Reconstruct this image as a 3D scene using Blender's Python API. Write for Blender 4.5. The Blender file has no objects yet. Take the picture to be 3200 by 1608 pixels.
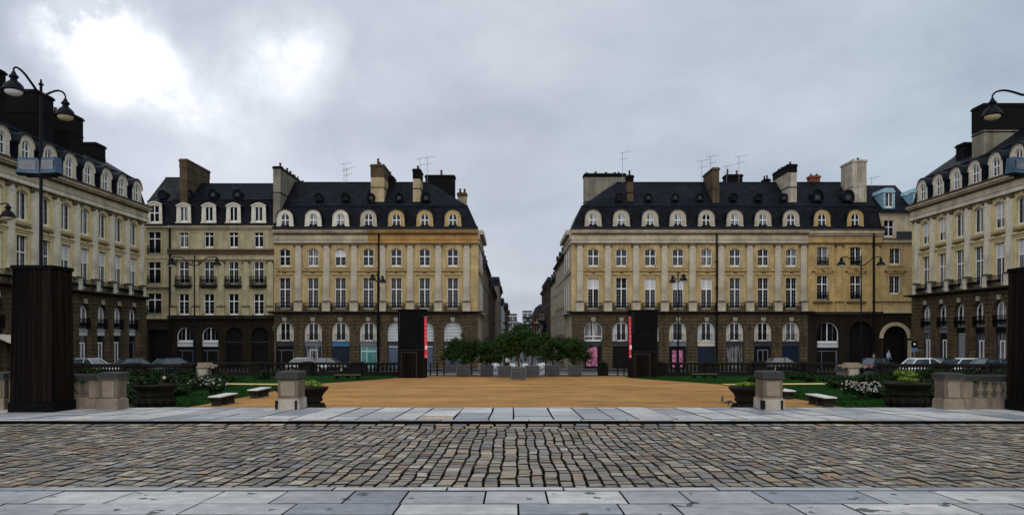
import bpy, math, random
from math import sin, cos, pi, radians, sqrt
from mathutils import Vector, Matrix, noise
random.seed(7)
R = random.random
def U(a, b): return a + (b - a) * random.random()
scene = bpy.context.scene
COL = scene.collection
F = 2400.0; EYE = 1.65; HOR = 1045.0
def PX(px, Y): return (px - 1600) * Y / F          # metres to the right at distance Y
def PZ(py, Y): return EYE + (HOR - py) * Y / F      # height at distance Y
def G(Y):                                           # the square falls away gently from the camera
    return -0.027 * Y if Y < 110 else -2.97 - 0.004 * (Y - 110)
def SAND(Y): return -1.0 - 0.0172 * (Y - 23)

# ---------------------------------------------------------------- materials
def new_mat(name):
    m = bpy.data.materials.new(name); m.use_nodes = True
    return m, m.node_tree.nodes, m.node_tree.links, m.node_tree.nodes['Principled BSDF']
def mixc(nt, a, b, fac, mode='MIX'):
    n = nt.nodes.new('ShaderNodeMix'); n.data_type = 'RGBA'; n.blend_type = mode
    for sock, v in ((n.inputs[0], fac), (n.inputs[6], a), (n.inputs[7], b)):
        if hasattr(v, 'links'): nt.links.new(v, sock)
        elif isinstance(v, (int, float)): sock.default_value = v
        else: sock.default_value = (*v, 1)
    return n.outputs[2]
def ramp(nt, src, stops):
    n = nt.nodes.new('ShaderNodeValToRGB'); nt.links.new(src, n.inputs[0])
    e = n.color_ramp.elements
    while len(e) < len(stops): e.new(0.5)
    for i, (p, c) in enumerate(stops):
        e[i].position = p; e[i].color = (*c, 1) if not isinstance(c, (int, float)) else (c, c, c, 1)
    return n.outputs[0]
def tex(nt, kind, scale, vec, detail=4, rough=0.6):
    n = nt.nodes.new('ShaderNodeTexNoise' if kind == 'noise' else 'ShaderNodeTexVoronoi')
    n.inputs['Scale'].default_value = scale
    if kind == 'noise':
        n.inputs['Detail'].default_value = detail; n.inputs['Roughness'].default_value = rough
    nt.links.new(vec, n.inputs['Vector'])
    return n.outputs[0]
def coords(nt, scale=(1, 1, 1), space='Object'):
    tc = nt.nodes.new('ShaderNodeTexCoord'); mp = nt.nodes.new('ShaderNodeMapping')
    mp.inputs['Scale'].default_value = scale
    if space == 'World':
        g = nt.nodes.new('ShaderNodeNewGeometry'); nt.links.new(g.outputs['Position'], mp.inputs[0])
    else: nt.links.new(tc.outputs[space], mp.inputs[0])
    return mp.outputs[0]
def bump(nt, bs, h, strength=0.3, dist=0.02):
    b = nt.nodes.new('ShaderNodeBump'); b.inputs['Strength'].default_value = strength
    b.inputs['Distance'].default_value = dist
    nt.links.new(h, b.inputs['Height']); nt.links.new(b.outputs[0], bs.inputs['Normal'])
def simple(name, c, rough=0.6, metal=0, var=0.25, scale=3, bmp=0.0, spec=0.2):
    m, N, L, bs = new_mat(name); nt = m.node_tree
    v = coords(nt); n = tex(nt, 'noise', scale, v)
    dark = tuple(x * (1 - var) for x in c); lite = tuple(min(1, x * (1 + var)) for x in c)
    L.new(ramp(nt, n, [(0.3, dark), (0.7, lite)]), bs.inputs['Base Color'])
    bs.inputs['Roughness'].default_value = rough; bs.inputs['Metallic'].default_value = metal
    bs.inputs['Specular IOR Level'].default_value = spec
    if bmp: bump(nt, bs, tex(nt, 'noise', scale * 6, v), bmp)
    return m
def stucco(name, c, dirt=(0.10, 0.075, 0.045), amount=0.5, joint=0.35, course=0.42, block=0.9, rough=0.85, jdark=0.55):
    """painted stone: courses of blocks with fine joints, blotches and vertical rain streaks"""
    m, N, L, bs = new_mat(name); nt = m.node_tree
    v = coords(nt)
    sep = N.new('ShaderNodeSeparateXYZ'); L.new(v, sep.inputs[0])
    ad = N.new('ShaderNodeMath'); L.new(sep.outputs[0], ad.inputs[0]); L.new(sep.outputs[1], ad.inputs[1])
    cb = N.new('ShaderNodeCombineXYZ'); L.new(ad.outputs[0], cb.inputs[0]); L.new(sep.outputs[2], cb.inputs[1])
    br = N.new('ShaderNodeTexBrick'); L.new(cb.outputs[0], br.inputs['Vector'])
    br.inputs['Scale'].default_value = 1; br.inputs['Brick Width'].default_value = block
    br.inputs['Row Height'].default_value = course; br.inputs['Mortar Size'].default_value = 0.02
    br.inputs['Color1'].default_value = (1, 1, 1, 1); br.inputs['Color2'].default_value = (0.8, 0.8, 0.8, 1)
    br.inputs['Mortar'].default_value = (jdark, jdark, jdark, 1)
    blot = tex(nt, 'noise', 0.6, v, 6, 0.65)
    base = mixc(nt, tuple(x * 0.74 for x in c), tuple(min(1, x * 1.14) for x in c), ramp(nt, blot, [(0.38, 0.0), (0.62, 1.0)]))
    streak = tex(nt, 'noise', 1.0, coords(nt, (2.6, 2.6, 0.22)), 5, 0.7)
    fine = tex(nt, 'noise', 7, v, 5, 0.7)
    mulv = N.new('ShaderNodeMath'); mulv.operation = 'MULTIPLY'
    L.new(ramp(nt, streak, [(0.45, 0.0), (0.75, 1.0)]), mulv.inputs[0]); mulv.inputs[1].default_value = amount
    c1 = mixc(nt, base, dirt, mulv.outputs[0])
    c2 = mixc(nt, c1, br.outputs[0], joint, 'MULTIPLY')
    c3 = mixc(nt, c2, ramp(nt, fine, [(0.3, 0.72), (0.7, 1.08)]), 0.6, 'MULTIPLY')
    L.new(c3, bs.inputs['Base Color']); bs.inputs['Roughness'].default_value = rough
    bs.inputs['Specular IOR Level'].default_value = 0.1
    bump(nt, bs, fine, 0.25, 0.02)
    return m
def slate(name, c, rough=0.45, tile=0.22):
    m, N, L, bs = new_mat(name); nt = m.node_tree
    v = coords(nt); sep = N.new('ShaderNodeSeparateXYZ'); L.new(v, sep.inputs[0])
    ad = N.new('ShaderNodeMath'); L.new(sep.outputs[0], ad.inputs[0]); L.new(sep.outputs[1], ad.inputs[1])
    cb = N.new('ShaderNodeCombineXYZ'); L.new(ad.outputs[0], cb.inputs[0]); L.new(sep.outputs[2], cb.inputs[1])
    br = N.new('ShaderNodeTexBrick'); L.new(cb.outputs[0], br.inputs['Vector'])
    br.inputs['Scale'].default_value = 1; br.inputs['Brick Width'].default_value = tile * 1.5
    br.inputs['Row Height'].default_value = tile; br.inputs['Mortar Size'].default_value = 0.012
    br.inputs['Color1'].default_value = (*[x * 1.25 for x in c], 1); br.inputs['Color2'].default_value = (*[x * 0.6 for x in c], 1)
    br.inputs['Mortar'].default_value = (*[x * 0.4 for x in c], 1)
    blot = tex(nt, 'noise', 0.5, v, 6, 0.7)
    col = mixc(nt, br.outputs[0], ramp(nt, blot, [(0.3, 0.5), (0.7, 2.4)]), 1.0, 'MULTIPLY')
    L.new(col, bs.inputs['Base Color'])
    L.new(ramp(nt, tex(nt, 'noise', 2.5, v), [(0.3, rough - 0.1), (0.7, rough + 0.2)]), bs.inputs['Roughness'])
    bs.inputs['Specular IOR Level'].default_value = 0.04
    bump(nt, bs, br.outputs[1], 0.4, -0.02)
    return m
def stones(name, stops, rough=(0.3, 0.6), bmp=0.35, spots=0.0, vscale=9, spec=0.5):
    """each loose stone of the mesh takes its own colour"""
    m, N, L, bs = new_mat(name); nt = m.node_tree
    g = N.new('ShaderNodeNewGeometry'); v = coords(nt, space='World')
    c = ramp(nt, g.outputs['Random Per Island'], stops)
    for e in nt.nodes:
        if e.type == 'VALTORGB' and len(e.color_ramp.elements) == len(stops): e.color_ramp.interpolation = 'CONSTANT'
    n = tex(nt, 'noise', vscale, v, 8, 0.7)
    c = mixc(nt, c, ramp(nt, n, [(0.3, 0.62), (0.7, 1.25)]), 0.85, 'MULTIPLY')
    big = tex(nt, 'noise', 0.35, v, 4, 0.6)
    c = mixc(nt, c, ramp(nt, big, [(0.35, 0.78), (0.65, 1.12)]), 1.0, 'MULTIPLY')
    if spots:
        sp = tex(nt, 'noise', 3.6, coords(nt, (1, .8, 1), 'World'), 2, 0.5)
        c = mixc(nt, c, (0.02, 0.02, 0.02), ramp(nt, sp, [(0.665, 0.0), (0.68, spots)]))
        sp2 = tex(nt, 'noise', 1.1, coords(nt, (1, 1, 1), 'World'), 6, 0.7)
        c = mixc(nt, c, (0.16, 0.13, 0.09), ramp(nt, sp2, [(0.58, 0.0), (0.72, 0.45)]))
    L.new(c, bs.inputs['Base Color'])
    r = tex(nt, 'noise', 1.3, v, 5, 0.7)
    L.new(ramp(nt, r, [(0.35, rough[0]), (0.65, rough[1])]), bs.inputs['Roughness'])
    bs.inputs['Specular IOR Level'].default_value = spec
    bump(nt, bs, n, bmp, 0.012)
    return m
def ground_mat(name, c, c2, scale=1.0, rough=0.9, fine=40, bmp=0.4, stretch=(0.25, 1.0, 1), spec=0.3):
    m, N, L, bs = new_mat(name); nt = m.node_tree
    v = coords(nt, stretch, 'World'); vf = coords(nt, space='World')
    col = mixc(nt, c, c2, ramp(nt, tex(nt, 'noise', scale, v, 7, 0.62), [(0.35, 0.0), (0.68, 1.0)]))
    f = tex(nt, 'noise', fine, vf, 4, 0.8)
    col = mixc(nt, col, ramp(nt, f, [(0.3, 0.6), (0.7, 1.3)]), 0.8, 'MULTIPLY')
    L.new(col, bs.inputs['Base Color']); bs.inputs['Roughness'].default_value = rough
    bs.inputs['Specular IOR Level'].default_value = spec
    bump(nt, bs, f, bmp, 0.02)
    return m
def pane_mat(name, tint=(0.006, 0.007, 0.010), curtain=0.3, cc=(0.30, 0.30, 0.32)):
    """window glass: dark room behind, a paler net curtain behind some of it"""
    m, N, L, bs = new_mat(name); nt = m.node_tree
    oi = N.new('ShaderNodeObjectInfo'); v = coords(nt, (7, 7, 0.25))
    st = tex(nt, 'noise', 1.0, v, 3, 0.6)
    pleat = mixc(nt, tint, cc, ramp(nt, st, [(0.46, 0.05), (0.62, 0.75)]))
    c = mixc(nt, tint, pleat, ramp(nt, oi.outputs['Random'], [(max(0.0, 1 - curtain - 0.01), 0.0), (1 - curtain, 1.0)]))
    lum = ramp(nt, tex(nt, 'noise', 0.9, coords(nt)), [(0.3, 0.4), (0.7, 1.9)])
    L.new(mixc(nt, c, lum, 1.0, 'MULTIPLY'), bs.inputs['Base Color'])
    bs.inputs['Roughness'].default_value = 0.12; bs.inputs['Specular IOR Level'].default_value = 0.2
    bump(nt, bs, tex(nt, 'noise', 1.6, coords(nt)), 0.25, 0.05)
    return m
def leaf_mat(name, a, b, rough=0.55):
    m, N, L, bs = new_mat(name); nt = m.node_tree
    g = N.new('ShaderNodeNewGeometry')
    c = ramp(nt, g.outputs['Random Per Island'], [(0.0, a), (1.0, b)])
    n = tex(nt, 'noise', 1.2, coords(nt), 3)
    L.new(mixc(nt, c, ramp(nt, n, [(0.3, 0.6), (0.7, 1.5)]), 1.0, 'MULTIPLY'), bs.inputs['Base Color'])
    bs.inputs['Roughness'].default_value = rough; bs.inputs['Specular IOR Level'].default_value = 0.1
    return m
M = {}
M['ochre'] = stucco('ochre_stucco', (0.49, 0.365, 0.18), amount=0.38)
M['ochre2'] = stucco('yellow_stucco', (0.49, 0.35, 0.15), amount=0.42, jdark=0.45)
M['orange'] = stucco('orange_ochre_band', (0.42, 0.24, 0.085), amount=0.4, joint=0.1)
M['beige'] = stucco('grey_beige_stone', (0.46, 0.41, 0.32), amount=0.32)
M['beigeband'] = stucco('pale_beige_band', (0.50, 0.425, 0.30), amount=0.4, joint=0.1)
M['olive'] = stucco('olive_beige_stucco', (0.44, 0.39, 0.25), amount=0.4)
M['wingwall'] = stucco('warm_cream_stucco', (0.66, 0.55, 0.31), amount=0.35)
M['wingpil'] = stucco('pale_stone_pilaster', (0.63, 0.585, 0.47), amount=0.3)
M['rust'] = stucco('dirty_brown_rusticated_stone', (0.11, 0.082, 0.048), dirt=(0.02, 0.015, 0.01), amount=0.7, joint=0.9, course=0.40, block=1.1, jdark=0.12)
M['rustdark'] = stucco('sooty_rusticated_stone', (0.024, 0.017, 0.011), dirt=(0.01, 0.01, 0.008), amount=0.7, joint=0.9, course=0.40, block=1.1, jdark=0.12)  # same rustication as above in a far darker tone
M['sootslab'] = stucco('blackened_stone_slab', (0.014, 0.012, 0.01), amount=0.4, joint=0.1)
M['brownstone'] = stucco('brown_stained_cornice', (0.10, 0.065, 0.035), amount=0.5, joint=0.1)
M['slate'] = slate('dark_slate', (0.0048, 0.0057, 0.0090))
M['slate2'] = slate('weathered_grey_slate', (0.017, 0.019, 0.022))
M['lead'] = simple('blue_grey_lead', (0.007, 0.010, 0.017), 0.45, 0.0, 0.5, 2, spec=0.08)
M['zinc'] = simple('pale_blue_zinc', (0.22, 0.36, 0.46), 0.5, 0.0, 0.3, 3)
M['white'] = simple('white_window_paint', (0.70, 0.71, 0.72), 0.5, 0, 0.12, 2)
M['muntin'] = simple('greyed_glazing_bar_paint', (0.30, 0.305, 0.31), 0.6, 0, 0.2, 2)
M['cream'] = simple('cream_paint', (0.54, 0.51, 0.42), 0.7, 0, 0.15, 1.5)
M['offwhite'] = simple('grey_white_shutter_paint', (0.50, 0.53, 0.56), 0.6, 0, 0.1, 1.5)
M['iron'] = simple('black_wrought_iron', (0.004, 0.004, 0.005), 0.5, 0.0, 0.3, 5, spec=0.06)
M['lamp'] = simple('dark_blue_black_lamp_paint', (0.003, 0.004, 0.008), 0.35, 0.0, 0.2, 4, spec=0.07)
M['lampglass'] = simple('pale_lamp_glass', (0.62, 0.66, 0.66), 0.15, 0, 0.05, 2)
M['lampglass2'] = simple('yellowed_lamp_glass', (0.5, 0.45, 0.27), 0.15, 0, 0.05, 2)
M['pane'] = pane_mat('window_glass', curtain=0.17)
M['panecurt'] = pane_mat('curtained_window_glass', curtain=0.999, cc=(0.5, 0.51, 0.52))
M['paneblind'] = simple('pale_blind_behind_glass', (0.50, 0.51, 0.53), 0.35, 0, 0.1, 2)
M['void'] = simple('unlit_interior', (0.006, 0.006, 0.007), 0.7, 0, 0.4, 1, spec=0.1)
M['navy'] = simple('navy_painted_shutter', (0.004, 0.013, 0.033), 0.45, 0, 0.3, 1.5)
M['bluegrey'] = simple('blue_grey_painted_shutter', (0.07, 0.10, 0.16), 0.5, 0, 0.25, 1.5)
M['blue'] = simple('blue_fascia_paint', (0.05, 0.13, 0.27), 0.4, 0, 0.2, 1.5)
M['teal'] = simple('teal_tinted_shop_glass', (0.09, 0.24, 0.25), 0.1, 0, 0.5, 1.2)
M['greyfascia'] = simple('dark_grey_fascia_paint', (0.03, 0.032, 0.038), 0.45, 0, 0.25, 1.5)
M['midgrey'] = simple('mid_grey_fascia_paint', (0.14, 0.15, 0.18), 0.5, 0, 0.2, 1.5)
M['redfascia'] = simple('red_shop_sign_paint', (0.35, 0.03, 0.02), 0.5)
M['chimcream'] = stucco('cream_rendered_chimney', (0.40, 0.33, 0.20), amount=0.5)
M['chimpale'] = stucco('pale_peeling_chimney', (0.42, 0.38, 0.31), amount=0.95, dirt=(0.05, 0.04, 0.03))
M['chimbrown'] = stucco('brown_stained_chimney', (0.085, 0.06, 0.036), amount=0.7, dirt=(0.02, 0.015, 0.012))
M['chimdark'] = stucco('sooty_chimney', (0.0055, 0.005, 0.0055), dirt=(0.003, 0.003, 0.003), amount=0.4)
M['chimgrey'] = stucco('grey_lichened_chimney', (0.21, 0.20, 0.155), amount=0.7, dirt=(0.03, 0.03, 0.025))
M['terra'] = simple('blackened_terracotta', (0.06, 0.03, 0.022), 0.8, 0, 0.4, 4)
M['redterra'] = simple('red_terracotta', (0.16, 0.045, 0.03), 0.8, 0, 0.3, 4)
M['pierstone'] = stucco('worn_granite', (0.27, 0.215, 0.165), dirt=(0.06, 0.045, 0.03), amount=0.75, joint=0.0)
M['pierpale'] = stucco('pale_worn_granite', (0.44, 0.40, 0.34), dirt=(0.05, 0.04, 0.03), amount=0.6, joint=0.0)
M['pierdark'] = stucco('stained_granite_edge', (0.17, 0.135, 0.10), dirt=(0.04, 0.03, 0.02), amount=0.75, joint=0.0)
M['capstone'] = stucco('dark_weathered_coping', (0.045, 0.044, 0.043), dirt=(0.02, 0.02, 0.02), amount=0.7, joint=0.0, rough=0.6)
M['darkbal'] = stucco('blackened_balustrade_stone', (0.012, 0.011, 0.010), dirt=(0.01, 0.01, 0.01), amount=0.6, joint=0.0)
M['urn'] = stucco('mossy_dark_urn_stone', (0.011, 0.009, 0.007), dirt=(0.02, 0.02, 0.012), amount=0.7, joint=0.0)
M['benchtop'] = simple('pale_polished_bench_stone', (0.66, 0.67, 0.66), 0.35, 0, 0.1, 3)
M['benchleg'] = simple('mossy_bench_leg_stone', (0.02, 0.02, 0.016), 0.8, 0, 0.4, 5)
M['oldbench'] = simple('algae_stained_bench_stone', (0.10, 0.09, 0.05), 0.8, 0, 0.3, 4)
M['planter'] = simple('grey_powder_coated_steel', (0.05, 0.052, 0.062), 0.5, 0.1, 0.15, 2)
M['planterrim'] = simple('light_grey_steel_frame', (0.10, 0.105, 0.12), 0.5, 0.1, 0.15, 2)
M['bark'] = simple('dark_bark', (0.05, 0.035, 0.022), 0.9, 0, 0.4, 9, 0.4)
M['soil'] = simple('dark_soil', (0.03, 0.02, 0.014), 0.95, 0, 0.4, 9, 0.4)
M['leaf'] = leaf_mat('deep_green_leaves', (0.002, 0.010, 0.001), (0.028, 0.060, 0.008))
M['leaflight'] = leaf_mat('yellow_green_leaves', (0.07, 0.12, 0.015), (0.22, 0.30, 0.04))
M['leafdark'] = leaf_mat('dark_shrub_leaves', (0.003, 0.010, 0.002), (0.012, 0.032, 0.005))
M['flower'] = leaf_mat('white_rose_petals', (0.2, 0.19, 0.17), (0.48, 0.46, 0.43))
M['pinkposter'] = None
M['glassblue'] = simple('sky_reflecting_car_glass', (0.04, 0.06, 0.075), 0.06, 0, 0.3, 1, spec=0.9)
M['tyre'] = simple('black_rubber', (0.012, 0.012, 0.012), 0.8)
M['rim'] = simple('alloy_wheel', (0.35, 0.36, 0.37), 0.3, 0.8)
M['headlamp'] = simple('clear_headlamp', (0.7, 0.72, 0.75), 0.1)
M['steel'] = simple('galvanised_steel', (0.22, 0.24, 0.26), 0.4, 0.6)
M['brick'] = stucco('red_brick_wall', (0.16, 0.045, 0.03), amount=0.3, joint=0.6, course=0.09, block=0.25)
M['farwhite'] = simple('far_white_render', (0.42, 0.46, 0.50), 0.8, 0, 0.1, 0.6)
M['fargrey'] = stucco('grey_street_render', (0.20, 0.185, 0.155), amount=0.5)
M['fardark'] = stucco('dark_street_render', (0.07, 0.06, 0.05), amount=0.5)
def wood_mat():
    m, N, L, bs = new_mat('rust_brown_vertical_boards'); nt = m.node_tree
    v = coords(nt); sep = N.new('ShaderNodeSeparateXYZ'); L.new(v, sep.inputs[0])
    ad = N.new('ShaderNodeMath'); L.new(sep.outputs[0], ad.inputs[0]); L.new(sep.outputs[1], ad.inputs[1])
    sc = N.new('ShaderNodeMath'); sc.operation = 'MULTIPLY'; L.new(ad.outputs[0], sc.inputs[0]); sc.inputs[1].default_value = 7.0
    fl = N.new('ShaderNodeMath'); fl.operation = 'FLOOR'; L.new(sc.outputs[0], fl.inputs[0])
    wn = N.new('ShaderNodeTexWhiteNoise'); wn.noise_dimensions = '1D'; L.new(fl.outputs[0], wn.inputs['W'])
    gr = tex(nt, 'noise', 1.0, coords(nt, (12, 12, 0.5)), 6, 0.7)
    c = mixc(nt, (0.003, 0.0022, 0.002), (0.010, 0.006, 0.0045), wn.outputs[0])
    c = mixc(nt, c, ramp(nt, gr, [(0.35, 0.5), (0.7, 1.9)]), 1.0, 'MULTIPLY')
    L.new(c, bs.inputs['Base Color']); bs.inputs['Roughness'].default_value = 0.7; bs.inputs['Specular IOR Level'].default_value = 0.05
    fr = N.new('ShaderNodeMath'); fr.operation = 'FRACT'; L.new(sc.outputs[0], fr.inputs[0])
    bump(nt, bs, ramp(nt, fr.outputs[0], [(0.0, 0.0), (0.12, 1.0), (0.88, 1.0), (1.0, 0.0)]), 0.6, 0.02)
    return m
M['boards'] = wood_mat()
M['panel'] = simple('charcoal_panel', (0.0045, 0.0045, 0.006), 0.8, 0, 0.3, 1.2, spec=0.04)
M['red'] = simple('red_banner_cloth', (0.55, 0.03, 0.06), 0.6, 0, 0.15, 3)
M['bannerwhite'] = simple('white_banner_print', (0.75, 0.6, 0.62), 0.6)
def pink():
    m, N, L, bs = new_mat('pink_floral_poster'); nt = m.node_tree
    v = coords(nt); vo = N.new('ShaderNodeTexVoronoi'); vo.inputs['Scale'].default_value = 5; L.new(v, vo.inputs['Vector'])
    c = ramp(nt, vo.outputs[0], [(0.0, (0.8, 0.45, 0.6)), (0.35, (0.55, 0.12, 0.3)), (0.6, (0.25, 0.05, 0.14)), (0.9, (0.08, 0.1, 0.05))])
    L.new(c, bs.inputs['Base Color']); bs.inputs['Roughness'].default_value = 0.4
    return m
M['pinkposter'] = pink()
def paint(name, c, rough=0.2):
    m, N, L, bs = new_mat(name)
    bs.inputs['Base Color'].default_value = (*c, 1); bs.inputs['Roughness'].default_value = rough
    bs.inputs['Coat Weight'].default_value = 0.5
    return m

# ---------------------------------------------------------------- mesh building
class MB:
    def __init__(s): s.v = []; s.f = []; s.m = []; s.mats = []
    def mi(s, mat):
        if mat not in s.mats: s.mats.append(mat)
        return s.mats.index(mat)
    def face(s, pts, mat):
        n = len(s.v); s.v += [tuple(p) for p in pts]; s.f.append(tuple(range(n, n + len(pts)))); s.m.append(s.mi(mat))
    def hexa(s, p, mat, faces='all'):      # p: 4 bottom + 4 top points, same winding
        n = len(s.v); s.v += [tuple(q) for q in p]; k = s.mi(mat)
        for f in ((3, 2, 1, 0), (4, 5, 6, 7), (0, 1, 5, 4), (1, 2, 6, 5), (2, 3, 7, 6), (3, 0, 4, 7)):
            s.f.append(tuple(n + i for i in f)); s.m.append(k)
    def box(s, x0, x1, y0, y1, z0, z1, mat):
        s.hexa([(x0, y0, z0), (x1, y0, z0), (x1, y1, z0), (x0, y1, z0), (x0, y0, z1), (x1, y0, z1), (x1, y1, z1), (x0, y1, z1)], mat)
    def tbox(s, x0, x1, y0, y1, z0, z1, i, mat, j=None):   # top inset by i
        j = i if j is None else j
        s.hexa([(x0, y0, z0), (x1, y0, z0), (x1, y1, z0), (x0, y1, z0), (x0 + i, y0 + j, z1), (x1 - i, y0 + j, z1), (x1 - i, y1 - j, z1), (x0 + i, y1 - j, z1)], mat)
    def lathe(s, prof, mat, n=16, c=(0, 0, 0), squash=1):
        k = s.mi(mat); b = len(s.v)
        for r, z in prof:
            for i in range(n):
                a = 2 * pi * i / n; s.v.append((c[0] + r * cos(a), c[1] + r * sin(a) * squash, c[2] + z))
        for j in range(len(prof) - 1):
            for i in range(n):
                s.f.append((b + j * n + i, b + j * n + (i + 1) % n, b + (j + 1) * n + (i + 1) % n, b + (j + 1) * n + i)); s.m.append(k)
        s.f.append(tuple(b + i for i in reversed(range(n)))); s.m.append(k)
        s.f.append(tuple(b + (len(prof) - 1) * n + i for i in range(n))); s.m.append(k)
    def tube(s, pts, r, mat, n=8):
        k = s.mi(mat); b = len(s.v); pts = [Vector(p) for p in pts]
        rs = r if isinstance(r, (list, tuple)) else [r] * len(pts)
        for i, p in enumerate(pts):
            d = (pts[min(i + 1, len(pts) - 1)] - pts[max(i - 1, 0)]).normalized()
            a = d.orthogonal().normalized() if i == 0 else (pa - d * pa.dot(d)).normalized()
            pa = a; c = d.cross(a)
            for j in range(n):
                t = 2 * pi * j / n; s.v.append(tuple(p + (a * cos(t) + c * sin(t)) * rs[i]))
        for i in range(len(pts) - 1):
            for j in range(n):
                s.f.append((b + i * n + j, b + i * n + (j + 1) % n, b + (i + 1) * n + (j + 1) % n, b + (i + 1) * n + j)); s.m.append(k)
        s.f.append(tuple(b + i for i in reversed(range(n)))); s.m.append(k)
        s.f.append(tuple(b + (len(pts) - 1) * n + i for i in range(n))); s.m.append(k)
    def data(s, name, smooth=False):
        me = bpy.data.meshes.new(name); me.from_pydata(s.v, [], s.f)
        for mt in s.mats: me.materials.append(mt)
        me.polygons.foreach_set('material_index', s.m)
        if smooth: me.polygons.foreach_set('use_smooth', [True] * len(s.f))
        me.update(); return me
    def build(s, name, parent=None, loc=(0, 0, 0), smooth=False, rz=0):
        return link(s.data(name, smooth), name, parent, loc, rz)
def link(me, name, parent=None, loc=(0, 0, 0), rz=0, scale=None):
    o = bpy.data.objects.new(name, me); COL.objects.link(o)
    if parent: o.parent = parent
    o.location = loc; o.rotation_euler = (0, 0, rz)
    if scale: o.scale = scale
    return o
def empty(name, loc, label=None, cat=None, group=None, rz=0):
    o = bpy.data.objects.new(name, None); COL.objects.link(o); o.location = loc; o.rotation_euler = (0, 0, rz)
    o.empty_display_size = 0.3
    tag(o, label, cat, group); return o
def tag(o, label=None, cat=None, group=None, kind=None):
    if label: o['label'] = label
    if cat: o['category'] = cat
    if group: o['group'] = group
    if kind: o['kind'] = kind
    return o
def dup(root, loc, rz, label, group=None, mats=None):
    def cp(o, par):
        c = o.copy(); COL.objects.link(c)
        if par: c.parent = par
        for ch in list(o.children): cp(ch, c)
        return c
    r = cp(root, None); r.location = loc; r.rotation_euler = (0, 0, rz); r['label'] = label
    if group: r['group'] = group
    return r
# ---------------------------------------------------------------- architecture
def arc_pts(xc, w, zs, rise, n=10):
    """points of an arch from left spring to right spring (circle through springs and crown)"""
    if rise <= 0: return [(xc - w / 2, zs), (xc + w / 2, zs)]
    h = w / 2; r = (h * h + rise * rise) / (2 * rise); cz = zs + rise - r
    a = math.asin(min(1, h / r)); a = a if rise <= h + 1e-6 else pi - a
    return [(xc + r * sin(-a + 2 * a * i / n), cz + r * cos(-a + 2 * a * i / n)) for i in range(n + 1)]
def wall(mb, x0, x1, z0, z1, ops, mat, y=0.0, rev=0.28, revmat=None):
    """a wall face with real openings; ops = (xc, w, zbottom, zspring, rise)"""
    revmat = revmat or mat; cur = x0
    q = lambda a, b, c, d: mb.face([(a, y, c), (b, y, c), (b, y, d), (a, y, d)], mat) if b - a > 1e-4 and d - c > 1e-4 else None
    for xc, w, zb, zs, rise in sorted(ops):
        l, r = xc - w / 2, xc + w / 2
        q(cur, l, z0, z1); q(l, r, z0, zb)
        a = arc_pts(xc, w, zs, rise)
        for (xa, za), (xb, zb2) in zip(a, a[1:]): mb.face([(xa, y, za), (xb, y, zb2), (xb, y, z1), (xa, y, z1)], mat)
        per = [(l, max(zb, z0))] + a + [(r, max(zb, z0))]
        for (xa, za), (xb, zb2) in zip(per, per[1:] + per[:1]):
            mb.face([(xa, y, za), (xb, y, zb2), (xb, y + rev, zb2), (xa, y + rev, za)], revmat)
        cur = r
    q(cur, x1, z0, z1)
WC = {}
def arched_poly(mb, w, h, rise, y, mat, z0=0):
    a = arc_pts(0, w, h, rise)
    mb.face([(-w / 2, y, z0), (w / 2, y, z0)] + [(x, y, z) for x, z in reversed(a)], mat)
def head(x, w, h, rise):
    if rise <= 0: return h
    hw = w / 2; r = (hw * hw + rise * rise) / (2 * rise); return h + rise - r + sqrt(max(0, r * r - x * x))
def ring(mb, w, h, rise, t, y0, y1, mat, z0=0, sides=True, n=10):
    """an arch-topped band of width t around an opening"""
    def per(e):
        a = arc_pts(0, w + 2 * e, h, rise + (e if rise > 0 else 0), n)
        if rise <= 0: a = [(-w / 2 - e, h + e), (w / 2 + e, h + e)]
        return [(-w / 2 - e, z0)] + a + [(w / 2 + e, z0)]
    A, B = per(0), per(t)
    for i in range(len(A) - 1):
        (a0, a1), (b0, b1) = (A[i], A[i + 1]), (B[i], B[i + 1])
        mb.face([(a0[0], y0, a0[1]), (a1[0], y0, a1[1]), (b1[0], y0, b1[1]), (b0[0], y0, b0[1])], mat)
        mb.face([(b0[0], y0, b0[1]), (b1[0], y0, b1[1]), (b1[0], y1, b1[1]), (b0[0], y1, b0[1])], mat)
        mb.face([(a0[0], y0, a0[1]), (a1[0], y0, a1[1]), (a1[0], y1, a1[1]), (a0[0], y1, a0[1])], mat)
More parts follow.
